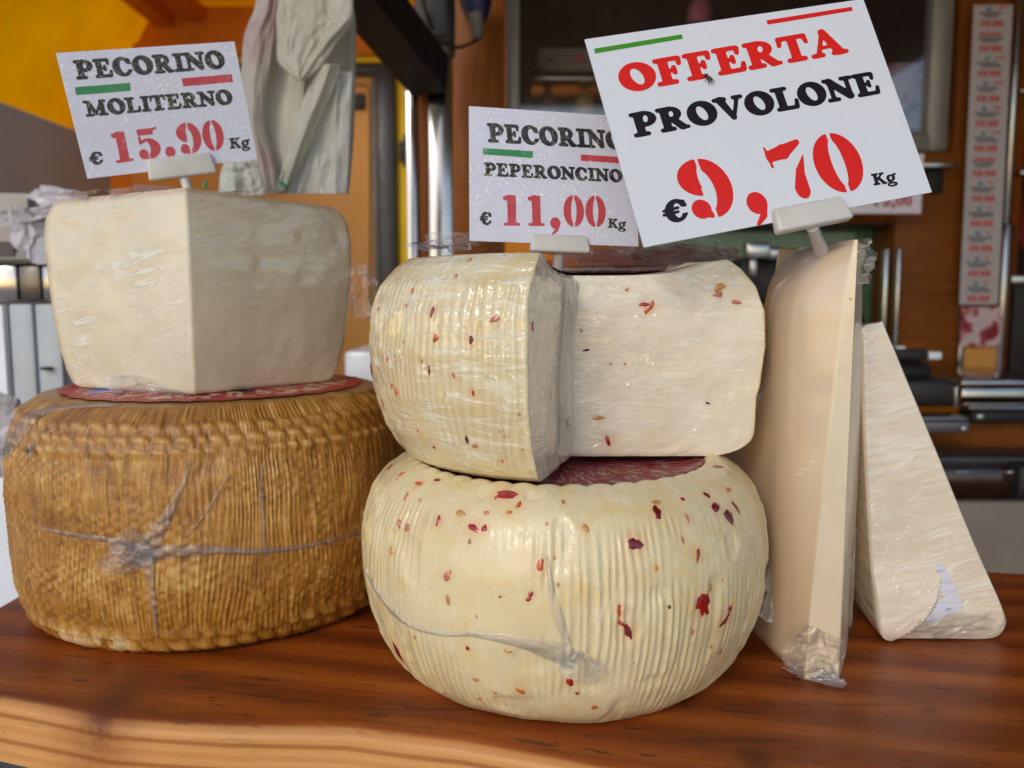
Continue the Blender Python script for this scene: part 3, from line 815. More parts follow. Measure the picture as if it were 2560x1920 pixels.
def pepper_wheel():
    T = thing('peperoncino_cheese', (*PC, 0), 'whole ribbed cream cheese wheel with red chili flakes at the front of the counter', 'cheese')
    nt, npf = 1300, 180
    ctrl = [(.001, .0005), (.06, .0), (.094, .0), (.1035, .004), (.1125, .013), (.1215, .030), (.1285, .055), (.130, .078), (.1275, .100), (.1195, .119), (.109, .129), (.099, .133), (.093, .1325), (.089, .130), (.07, .128), (.03, .127), (.001, .127)]
    p, nm = profile(ctrl, npf)
    th = np.linspace(0, 2 * np.pi, nt, endpoint=False)
    TH, _ = np.meshgrid(th, np.arange(npf))
    r, z = p[:, :1] + 0 * TH, p[:, 1:] + 0 * TH
    U = TH / (2 * np.pi)
    h, gro = rib_height(TH, z, .13, 40)
    mask = sstep(.100, .112, r) * (1 - sstep(.112, .124, z)) * sstep(.002, .012, z)
    scal = np.exp(-((r - .095) / .005) ** 2) * (z > .06)
    hh = h * mask + .0016 * (fbm2(U * 14, z * 18, 14, 50) - .5) * sstep(.07, .1, r) + .0008 * (fbm2(U * 75, z * 95, 75, 51) - .5) * sstep(.09, .1, r) - .0012 * sstep(.70, .85, vn2(U * 46, z * 60, 46, 57)) * sstep(.1, .11, r)
    hh += scal * .0012 * np.abs(np.sin(TH * 22 + 1.5 * vn2(U * 20, z * 0, 20, 4)))
    r2, z2 = r + hh * nm[:, :1], np.maximum(z + hh * nm[:, 1:], .0004)
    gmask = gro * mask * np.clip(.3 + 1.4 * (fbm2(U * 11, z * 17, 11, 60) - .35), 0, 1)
    x, y = PC[0] + r2 * np.cos(TH), PC[1] + r2 * np.sin(TH)
    fuv = np.stack([TH * .125, z, 0 * z], -1).reshape(-1, 3)
    o = mesh_np('rind', np.stack([x, y, z2], -1).reshape(-1, 3), [ring_faces(npf, nt), np.arange(nt)[None, ::-1], (np.arange(nt) + (npf - 1) * nt)[None]],
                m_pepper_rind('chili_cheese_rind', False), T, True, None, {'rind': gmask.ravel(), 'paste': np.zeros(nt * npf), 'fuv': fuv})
    rr = np.linspace(0, .0905, 20); tt = np.linspace(0, 2 * np.pi, 200, endpoint=False)
    RR, TT = np.meshgrid(rr, tt, indexing='ij')
    zz = np.interp(RR, [0, .03, .07, .086, .092], [.1276, .1276, .1287, .1305, .1325]) + .0007 * fbm2(RR * 300, TT * 8, None, 15)
    rw = RR * (1 + .008 * np.sin(TT * 44) * sstep(.07, .09, RR))
    mesh_np('paper_label', np.stack([PC[0] + rw * np.cos(TT), PC[1] + rw * np.sin(TT), zz], -1).reshape(-1, 3), ring_faces(20, 200), m_label('dark_red_label', *PC, 'pepper'), T)
    bv = bvh_of(o)
    F = [(1270, 1236, 50, 32, 0, 'r'), (1046, 1208, 26, 10, 0, 'o'), (1092, 1200, 20, 9, 0, 'd'), (1003, 1186, 9, 17, 0, 'o'), (962, 1152, 14, 20, .6, 'd'), (976, 1167, 8, 26, .9, 'd'),
         (999, 1308, 13, 22, .3, 'p'), (1018, 1318, 16, 15, 0, 'p'), (1095, 1302, 9, 20, 0, 'r'), (1184, 1320, 30, 12, -.3, 'r'), (1211, 1321, 14, 16, .5, 'r'), (1296, 1263, 10, 20, -.2, 'o'),
         (1272, 1281, 11, 8, 0, 'o'), (1216, 1282, 14, 9, 0, 'p'), (1150, 1283, 26, 13, 0, 't'), (1351, 1415, 17, 28, -.2, 'o'), (1327, 1486, 11, 13, 0, 'r'), (1321, 1498, 13, 10, .3, 'r'),
         (1644, 1280, 18, 30, 0, 'd'), (1641, 1257, 20, 13, 0, 't'), (1584, 1360, 40, 25, 0, 'd'), (1463, 1320, 15, 18, .4, 't'), (1822, 1290, 24, 32, .3, 'd'), (1789, 1268, 28, 22, .2, 'd'),
         (1839, 1266, 10, 30, .3, 'd'), (1767, 1237, 12, 16, .4, 'd'), (1822, 1225, 22, 12, 0, 'p'), (1706, 1247, 12, 10, 0, 'r'), (1718, 1295, 7, 20, 0, 'p'), (1745, 1387, 9, 30, -.2, 'r'),
         (1706, 1350, 7, 18, 0, 'p'), (1759, 1513, 36, 46, .4, 'r'), (1825, 1520, 13, 15, 0, 'r'), (1812, 1552, 10, 42, -.8, 'd'), (1547, 1528, 14, 23, 0, 'o'), (1570, 1577, 22, 40, .6, 'd'),
         (1558, 1562, 26, 10, -.4, 'r'), (1731, 1579, 7, 15, 0, 'p'), (1674, 1518, 7, 8, 0, 'k'), (1799, 1630, 14, 16, 0, 't'), (996, 1634, 15, 52, .35, 'd'), (1169, 1620, 11, 9, 0, 'r'),
         (944, 1575, 7, 18, .2, 'd'), (1424, 1706, 19, 22, .3, 'r'), (1300, 1728, 27, 11, -.5, 'o'), (1443, 1733, 9, 8, 0, 'r'), (1486, 1768, 13, 10, 0, 'o'), (1237, 1732, 8, 7, 0, 'p'),
         (1199, 1747, 8, 8, 0, 'p'), (1703, 1755, 26, 15, .4, 'd'), (1174, 1354, 9, 11, 0, 'p'), (1117, 1441, 14, 22, 0, 'p'), (979, 1377, 12, 20, .4, 't'), (1641, 1179, 26, 10, 0, 'o'),
         (1683, 1189, 30, 12, .1, 'r'), (1795, 1166, 40, 9, -.5, 'd'), (1250, 1492, 7, 5, 0, 'k'), (1120, 1500, 10, 20, .2, 't'), (1016, 1240, 10, 22, .3, 't'), (1050, 1252, 8, 12, .2, 't'),
         (1190, 1700, 18, 10, 0, 't'), (1270, 1628, 14, 10, 0, 't'), (1640, 1420, 9, 12, 0, 't'), (1775, 1470, 9, 18, 0, 't'), (1408, 1255, 9, 14, 0, 't'), (1240, 1244, 6, 14, 0, 'o')]
    for u, v, w, h, a, k in F: flake(bv, u, v, w, h, a, FLAKE_MATS[k], o)
    stain(o, bv, F)
    G = m_film('gathered_film_pale', haze=.20, bscale=120, rough=.12)
    film_ribbon(bv, [(912, 1420), (940, 1470), (985, 1530), (1040, 1568), (1110, 1583), (1170, 1584)], [6, 10, 14, 13, 14, 12], G, T, seed=11)
    film_ribbon(bv, [(1160, 1580), (1230, 1590), (1310, 1605), (1380, 1625), (1440, 1650)], [14, 22, 34, 52, 50], G, T, seed=12)
    film_ribbon(bv, [(1366, 1390), (1376, 1450), (1385, 1510), (1402, 1560), (1420, 1610)], [6, 12, 26, 26, 18], G, T, seed=13)
    p, n = hit(bv, 1445, 1655)
    crumple('wrap_end', p + n * .003, np.array([.012, .002, -.005]), np.array([.004, 0, .006]), np.array(n) * .0022, FILM2, T, 21, 24)
    c = np.array([PC[0] + .133, PC[1] + .006, .060])
    crumple('wrap_bunch', c + [.002, -.012, 0], np.array([.006, -.004, .002]), np.array([.004, .003, .020]), np.array([.004, -.003, 0]), FILM2, T, 31, 30, .5, 3.5)
    crumple('wrap_bunch', c + [-.002, -.016, -.022], np.array([.006, -.004, -.004]), np.array([.001, .002, .014]), np.array([.004, -.002, 0]), FILM2, T, 35, 26, .5, 3.5)
    return T
pepper_wheel()

# ---- solid built from a stack of outlines
def stacked(name, rings, mat, parent, attrs=None, sharp=35, centre=None, cap_rings=14, capz=None):
    """rings: (m, n, 3) outlines bottom to top; caps close toward the centre line"""
    m, n = rings.shape[:2]
    P = [rings]
    c0 = np.array([centre[0], centre[1]]) if centre is not None else rings[0, :, :2].mean(0)
    def cap(ring, top):
        out = []
        for s in np.linspace(1, 0, cap_rings + 1)[1:]:
            s = max(s, .002); q = ring.copy()
            q[:, :2] = c0 + (ring[:, :2] - c0) * s
            if capz is not None and top: q[:, 2] = ring[:, 2] * s + capz(q[:, 0], q[:, 1]) * (1 - s) if s > .86 else capz(q[:, 0], q[:, 1])
            else: q[:, 2] = ring[:, 2] * s + ring[:, 2].mean() * (1 - s)
            out.append(q)
        return out
    top, bot = cap(rings[-1], True), cap(rings[0], False)
    allr = np.array(bot[::-1] + list(rings) + top)
    k = len(bot)
    A = {}
    for key, val in (attrs or {}).items():
        val = np.asarray(val)
        A[key] = np.concatenate([np.repeat(val[:1], k, 0), val, np.repeat(val[-1:], len(top), 0)], 0).reshape((-1,) + val.shape[2:])
    mm = allr.shape[0]
    fs = [ring_faces(mm, n), np.arange(n)[None, ::-1], (np.arange(n) + (mm - 1) * n)[None]]
    return mesh_np(name, allr.reshape(-1, 3), fs, mat, parent, True, sharp, A)

# ---- cut pecorino on the brown wheel
def cut_pecorino():
    A = np.array([-.2214, .575]); z0, H = .1672, .139
    T = thing('cut_pecorino_cheese', (A[0], A[1] + .05, z0), 'pale ivory cut cheese block in cling film standing on the brown wheel', 'cheese')
    a1, a2 = R(155), R(52)
    zc = np.concatenate([np.linspace(0, .004, 5), np.linspace(.004, .135, 96)[1:], np.linspace(.135, .139, 5)[1:]])
    Pz = np.interp(zc, [0, .004, .012, .03, .06, .09, .112, .126, .134, .139], [.120, .125, .130, .1365, .1425, .146, .1465, .1435, .137, .127])
    n1, n2 = 110, 180
    rings, rind, fuv, fan = [], [], [], []
    cen = A + .06 * np.array([math.cos(R(103)), math.sin(R(103))])
    for z, Rz in zip(zc, Pz):
        ins = .0018 * (1 - min(1, z / .003)) ** 2 + .0018 * (1 - min(1, (H - z) / .003)) ** 2
        s = np.linspace(0, 1, n1, endpoint=False)
        f2 = A + np.outer(s * Rz, [math.cos(a2), math.sin(a2)])              # right face, apex outwards
        aa = np.linspace(a2, a1, n2, endpoint=False)
        arc = A + Rz * np.stack([np.cos(aa), np.sin(aa)], 1)
        f1 = A + np.outer((1 - s) * Rz, [math.cos(a1), math.sin(a1)])        # left face, rim to apex
        o = np.vstack([f2, arc, f1])
        for _ in range(2): o = (np.roll(o, 1, 0) + 2 * o + np.roll(o, -1, 0)) / 4
        # soft hand-cut waviness of the two faces
        ff = np.r_[s, np.zeros(n2), 1 - s]
        side = np.r_[np.ones(n1), np.zeros(n2), -np.ones(n1)]
        nrm = np.where(side[:, None] > 0, np.array([[math.sin(a2), -math.cos(a2)]]), np.array([[-math.sin(a1), math.cos(a1)]])) * (np.abs(side)[:, None])
        wob = .0016 * (fbm2(ff * 5 + side * 7, np.full_like(ff, z * 35), None, 5) - .5) * np.minimum(1, ff * 8)
        o = o + nrm * wob[:, None]
        d = cen - o; o = o + d / np.linalg.norm(d, axis=1)[:, None] * ins
        dome = .0025 * np.clip(1 - np.linalg.norm(o - A, axis=1) / .15, 0, 1)
        rings.append(np.column_stack([o, z0 + z * (1 + dome / H)]))
        L = ff * Rz
        edge = np.maximum(np.maximum(sstep(.94, 1.0, ff) * (side != 0), sstep(.006, .001, np.full_like(ff, H - z))), (side == 0) * 1.0)
        edge = np.maximum(edge, .30 * sstep(.80, .98, ff) * (side > 0))
        edge = np.maximum(edge, .32 * sstep(H - .020, H - .004, np.full_like(ff, z)) * (side > 0))
        rind.append(edge)
        fuv.append(np.column_stack([L * np.where(side >= 0, 1, -1) + (side == 0) * np.linspace(0, .2, len(ff)), np.full_like(ff, z), side]))
        an = np.arctan2(z - .004, L + .002)
        near = (np.exp(-(np.hypot(L, z) / .062) ** 4)) * np.where(side < 0, 1.0, np.where(side > 0, .25, 0))
        fan.append(np.column_stack([an * 6, np.hypot(L, z) * 20, near]))
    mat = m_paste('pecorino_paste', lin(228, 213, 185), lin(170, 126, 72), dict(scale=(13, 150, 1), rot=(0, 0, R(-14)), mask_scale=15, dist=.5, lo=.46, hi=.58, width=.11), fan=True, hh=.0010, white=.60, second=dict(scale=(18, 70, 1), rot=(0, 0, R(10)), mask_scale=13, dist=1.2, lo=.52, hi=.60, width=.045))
    o = stacked('body', np.array(rings), mat, T, dict(rind=np.array(rind), fuv=np.array(fuv), fan=np.array(fan)), 40, cen)
    # gathered film at the foot and tufts on top
    bv = bvh_of(o)
    p, n = hit(bv, 345, 955); n = n if n.y < 0 else -n
    crumple('wrap_fold', p + n * .0015 + Vector((0, 0, -.004)), np.array([.034, -.010, -.004]), np.array([0, .001, .009]), np.array(n) * .0016, FILM2, T, 51, 34, .3, 5)
    p, n = hit(bv, 440, 968); n = n if n.y < 0 else -n
    crumple('wrap_fold', p + n * .0015 + Vector((0, 0, -.006)), np.array([.022, -.004, -.006]), np.array([0, .001, .005]), np.array(n) * .0016, FILM, T, 53, 26, .3, 5)
    for k, (u, v, w, hh) in enumerate(((345, 470, .030, .007), (400, 466, .020, .006), (190, 485, .020, .003), (560, 482, .03, .0025))):
        c = at(u, v, .62)
        crumple('wrap_tuft', (c[0], .618, z0 + H + .003), np.array([w, -.004, .001]), np.array([0, .004, hh]), np.array([0, .006, .002]), FILM2, T, 60 + k, 26, .4, 4)
    c = at(905, 640, .70)
    crumple('wrap_tail', (c[0] - .002, .700, z0 + .075), np.array([.013, .012, -.004]), np.array([.002, .002, .024]), np.array([.004, -.006, 0]), FILM2, T, 71, 30, .4, 3.5)
cut_pecorino()

# ---- cut peperoncino on its wheel
def cut_pepper():
    C, Ax = np.array([.035, .545]), np.array([.0385, .523]); z0, H = .1335, .129
    T = thing('cut_peperoncino_cheese', (C[0], C[1], z0), 'film-wrapped chili cheese wheel with a wedge cut out, on top of the ribbed wheel', 'cheese')
    def rim_hit(d, Rr):
        d = np.array(d) / np.linalg.norm(d); q = Ax - C; b = q @ d
        return -b + math.sqrt(max(b * b - q @ q + Rr * Rr, 1e-9)), d
    dl, dr = (-.031, -.102), (.122, .002)
    zc = np.concatenate([np.linspace(0, .004, 4), np.linspace(.004, H - .003, 92)[1:], np.linspace(H - .003, H, 4)[1:]])
    Pz = np.interp(zc, [0, .004, .010, .022, .045, .07, .092, .108, .119, .126, .129], [.099, .105, .1105, .1175, .1245, .127, .1255, .1195, .110, .100, .094])
    nf, na = 150, 620
    cen = Ax + .045 * np.array([math.cos(R(127)), math.sin(R(127))])
    dish = lambda rho: .0145 * np.clip(1 - (rho / .102) ** 5, 0, 1)
    rings, rind, paste, fuv = [], [], [], []
    for z, Rz in zip(zc, Pz):
        ins = .0016 * (1 - min(1, z / .003)) ** 2 + .0016 * (1 - min(1, (H - z) / .003)) ** 2
        tl, ul = rim_hit(dl, Rz); tr, ur = rim_hit(dr, Rz + max(0.0, .1225 - Rz) * float(z < .05) * .9 * (1 - (1 - min(1, z / .017)) ** 2))
        s = np.linspace(0, 1, nf, endpoint=False)
        fr = Ax + np.outer(s * tr, ur)
        p0, p1 = Ax + tr * ur - C, Ax + tl * ul - C
        a0, a1 = math.atan2(p0[1], p0[0]), math.atan2(p1[1], p1[0])
        if a1 < a0: a1 += 2 * math.pi
        aa = np.linspace(a0, a1, na, endpoint=False)
        hb, gro = rib_height(aa, np.full_like(aa, z), H, 90, 150, .00034)
        msk = float(sstep(.004, .014, z) * (1 - sstep(H - .022, H - .010, z)))
        lump = .0016 * (fbm2(aa * 2.3, np.full_like(aa, z * 18), None, 95) - .5)
        lump = lump + max(0.0, .1225 - Rz) * float(z < .05) * np.clip(np.cos(aa), 0, 1) ** 1.5 * .9 * (1 - (1 - min(1, z / .017)) ** 2)
        arc = C + (Rz + hb * msk + lump)[:, None] * np.stack([np.cos(aa), np.sin(aa)], 1)
        fl = Ax + np.outer((1 - s) * tl, ul)
        side = np.r_[np.ones(nf), np.zeros(na), -np.ones(nf)]; ff = np.r_[s, np.zeros(na), 1 - s]
        o = np.vstack([fr, arc, fl])
        for _ in range(2):
            q = (np.roll(o, 1, 0) + 2 * o + np.roll(o, -1, 0)) / 4
            keep = (side == 0); keep[nf:nf + 4] = False; keep[nf + na - 4:nf + na] = False
            o = np.where(keep[:, None], o, q)
        wob = .0018 * (fbm2(ff * 6 + side * 3, np.full_like(ff, z * 40), None, 97) - .5) * np.minimum(1, ff * 8)
        nr = np.where(side[:, None] > 0, [[.0, -1.0]], [[1.0, 0.0]]) * np.abs(side)[:, None]
        o = o + nr * wob[:, None]
        d = cen - o; o = o + d / np.linalg.norm(d, axis=1)[:, None] * ins
        rho = np.linalg.norm(o - C, axis=1)
        rings.append(np.column_stack([o, z0 + z * (1 - dish(rho) / H)]))
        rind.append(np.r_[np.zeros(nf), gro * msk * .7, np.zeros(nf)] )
        paste.append(np.abs(side) * (1 - sstep(.96, 1.0, ff)))
        fuv.append(np.column_stack([np.r_[s * tr + 1.0, aa * .125, 2.0 + (1 - s) * tl], np.full(len(side), z), side]))
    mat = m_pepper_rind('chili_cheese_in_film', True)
    capz = lambda x, y: z0 + H - dish(np.hypot(x - C[0], y - C[1])) + .0006
    o = stacked('body', np.array(rings), mat, T, dict(rind=np.array(rind), paste=np.array(paste), fuv=np.array(fuv)), 42, cen, 22, capz)
    # label on the dished top, cut with the cheese
    base = np.array(rings)[-1][:, :2]
    lab = []
    for s in np.linspace(.97, .01, 26):
        q = cen + (base - cen) * s
        rho = np.linalg.norm(q - C, axis=1); k = np.minimum(1, .0945 / np.maximum(rho, 1e-6))
        q = C + (q - C) * k[:, None]
        rho = np.linalg.norm(q - C, axis=1)
        lab.append(np.column_stack([q, capz(q[:, 0], q[:, 1]) + .0009 + .0012 * fbm2(q[:, 0] * 160, q[:, 1] * 160, None, 99)]))
    mesh_np('paper_label', np.array(lab).reshape(-1, 3), ring_faces(26, len(base)), m_label('dark_red_label_cut', *C, 'pepper2'), T)
    bv = bvh_of(o)
    F = [(1080, 780, 8, 23, -.2, 'r'), (1031, 727, 10, 11, 0, 'o'), (1087, 845, 15, 18, 0, 'o'), (1178, 850, 26, 15, .2, 'd'), (1234, 799, 22, 16, .3, 'p'), (968, 896, 10, 14, -.3, 'p'), (928, 919, 7, 34, -.1, 'd'),
         (917, 936, 6, 22, 0, 'd'), (1073, 926, 7, 18, 0, 'd'), (1134, 936, 10, 18, .1, 'p'), (1183, 982, 8, 16, .3, 'r'), (939, 977, 14, 14, 0, 'p'), (980, 965, 8, 10, 0, 'o'), (991, 980, 8, 15, .2, 'o'),
         (1168, 1099, 9, 20, 0, 'k'), (1187, 1116, 15, 11, .3, 'p'), (956, 1007, 12, 22, 0, 'p'), (958, 694, 10, 16, -.5, 'd'), (946, 773, 7, 10, 0, 'p'), (1175, 649, 8, 12, -.3, 't'), (1256, 1153, 7, 12, 0, 'p'),
         (1331, 816, 5, 18, 0, 'r'), (1422, 758, 10, 20, 0, 'p'), (1624, 770, 12, 34, -.6, 'o'), (1612, 762, 22, 8, 0, 'r'), (1800, 718, 24, 16, .4, 't'), (1795, 736, 20, 12, 0, 'p'), (1841, 755, 18, 9, 0, 'p'),
         (1419, 1057, 18, 18, .5, 'd'), (1497, 1045, 22, 9, 0, 't'), (1520, 1102, 9, 26, .25, 'r'), (1466, 875, 16, 5, .2, 'k'), (1453, 827, 7, 6, 0, 't'), (1567, 724, 9, 9, 0, 't'), (1900, 1043, 8, 12, .2, 'r'),
         (1526, 909, 5, 5, 0, 'p'), (1562, 909, 5, 5, 0, 'p'), (1016, 765, 5, 10, 0, 'p'), (1010, 855, 8, 6, .5, 'p'), (1770, 1008, 10, 4, -.3, 'k'), (1140, 690, 7, 12, 0, 'p'), (1045, 1075, 6, 9, 0, 'p'), (1085, 1118, 8, 8, 0, 'r')]
    for u, v, w, h, a, k in F: flake(bv, u, v, w, h, a, FLAKE_MATS[k], o)
    stain(o, bv, F)
    # film drawn tight across the notch and standing up from the rim
    G = m_film('gathered_film_notch', haze=.16, bscale=110, rough=.09)
    film_ribbon(bv, [(1428, 700), (1420, 780), (1412, 880), (1408, 980), (1412, 1080), (1405, 1140)], [40, 30, 30, 30, 34, 30], G, T, seed=15, amp=.002, lift=.0015)
    for k, (u, v, y, w, hh) in enumerate(((1100, 618, .49, .020, .003), (1500, 640, .58, .040, .010), (1660, 632, .585, .035, .010), (1780, 625, .575, .018, .009), (1130, 600, .56, .02, .006))):
        c = at(u, v, y)
        crumple('wrap_tuft', c, np.array([w, .004, 0]), np.array([0, .006, hh]), np.array([0, .006, .002]), FILM2 if k else FILM, T, 80 + k, 28, .4, 4)
    FR = m_film('film_over_red_label', (.72, .42, .42, 1), haze=.10)
    crumple('wrap_tuft', at(1560, 655, .60), np.array([.060, .0, .001]), np.array([0, .016, .009]), np.array([0, .003, .003]), FR, T, 95, 34, .3, 3)
    crumple('wrap_tuft', at(1720, 645, .58), np.array([.038, .0, .003]), np.array([0, .012, .009]), np.array([0, .003, .003]), FR, T, 97, 30, .3, 3)
    c = at(1560, 590, .555)
    crumple('wrap_tuft', c, np.array([.009, .003, 0]), np.array([.003, .002, .014]), np.array([.003, -.004, 0]), FILM2, T, 91, 28, .5, 3.5)
cut_pepper()

# ---- tall provolone piece
def provolone_tall():
    Ex, Ey = .2013, .4906; H = .268
    T = thing('provolone_cheese', (Ex, Ey + .07, 0), 'tall tan-skinned block of cheese standing upright behind the chili wheels', 'cheese')
    zc = np.concatenate([np.linspace(0, .010, 8), np.linspace(.010, .20, 60)[1:], np.linspace(.20, H, 60)[1:]])
    rings, rind, fuv = [], [], []
    for z in zc:
        w = np.interp(z, [0, .05, .13, .20, .25, H], [.0205, .0185, .013, .0075, .0035, .0015])
        q = np.clip((z - .222) / (H - .222), 0, .9999)
        ins = .030 * (1 - math.sqrt(1 - q * q))
        foot = .004 * (1 - min(1, z / .010)) ** 2
        rb = .012 * (1 - min(1, (H - z) / .02)) ** 2
        S = (Ex - w, Ey + .0012)
        left = [(.1760, .505), (.1700, .522), (.1680, .545), (.1645, .575), (.157, .61), (.160, .64), (.178, .660)]
        left = [(min(x + ins * (1 + max(0, y - .53) * 9) + foot, Ex - w - .001 - .001 * k), y + (foot if y < .53 else -foot)) for k, (x, y) in enumerate(left)]
        bulge = .004 * math.sin(math.pi * z / H)
        back = [(.225 - ins * .2, .664 - rb), (.2470 + bulge - rb, .645 - rb), (.2520 + bulge - rb, .605)]
        sh = 1 - .78 * float(sstep(.13, .25, z))
        shy = lambda p: (p[0] if p[1] < .56 else (p[0] - .49 * (p[1] - .56) * (1 - sh) * (p[0] > .21)), p[1] if p[1] < .56 else .56 + (p[1] - .56) * sh)
        left, back = [shy(p) for p in left], [shy(p) for p in back]
        left = [(min(x + (max(0, .302 * y + ins - x) * float(sstep(.14, .225, z)) if y > .55 else 0), Ex - w - .002 - .001 * k), y) for k, (x, y) in enumerate(left)]
        lf = catmull([S] + left + back, 170)
        f1 = np.stack([np.linspace(lf[-1, 0], Ex, 60, endpoint=False), np.linspace(lf[-1, 1], Ey, 60, endpoint=False)], 1)
        tt = np.linspace(0, 1, 60, endpoint=False)
        f1[:, 0] += .003 * np.sin(np.pi * tt)
        f2 = np.stack([np.linspace(Ex, S[0], 40, endpoint=False), np.linspace(Ey, S[1], 40, endpoint=False)], 1)
        o = np.vstack([lf, f1, f2])
        q1 = (np.roll(o, 1, 0) + 2 * o + np.roll(o, -1, 0)) / 4; o[-45:] = q1[-45:]; o[168:175] = q1[168:175]; o[225:235] = q1[225:235]
        rings.append(np.column_stack([o, np.full(len(o), z)]))
        k = np.r_[np.full(170, 1.0), np.full(60, .25), np.zeros(40)]
        k[:3] = [.1, .5, .9]
        rind.append(k); fuv.append(np.column_stack([np.arange(len(o)) * .0012, np.full(len(o), z), 0 * k]))
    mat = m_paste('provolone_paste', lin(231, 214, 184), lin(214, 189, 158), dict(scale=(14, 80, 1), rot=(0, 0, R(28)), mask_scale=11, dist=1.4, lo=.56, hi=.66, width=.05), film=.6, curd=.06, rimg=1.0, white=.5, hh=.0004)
    o = stacked('body', np.array(rings), mat, T, dict(rind=np.array(rind), fuv=np.array(fuv)), 45)
    c = np.array([.186, .4900, .018])
    crumple('wrap_fold', c, np.array([.020, -.001, .0]), np.array([-.003, .001, .018]), np.array([0, -.0018, .001]), FILM, T, 101, 34, .3, 5)
    crumple('wrap_fold', (.187, .492, .003), np.array([.017, -.006, -.001]), np.array([-.002, .006, .004]), np.array([0, -.003, .002]), FILM2, T, 103, 26, .4, 4)
    crumple('wrap_fold', (.192, .4835, .002), np.array([.010, -.003, 0]), np.array([0, .004, .002]), np.array([0, 0, .0015]), FILM2, T, 107, 22, .4, 4)
    crumple('wrap_fold', (.210, .505, H - .012), np.array([.010, .012, -.004]), np.array([.003, .001, .016]), np.array([.003, -.003, 0]), FILM, T, 109, 26, .4, 4)
    crumple('wrap_fold', (.2305, .5472, .042), np.array([.0095, .0215, 0]), np.array([.0, .0, .036]), np.array([.0011, -.0005, 0]), FILM, T, 111, 30, .2, 4)
provolone_tall()

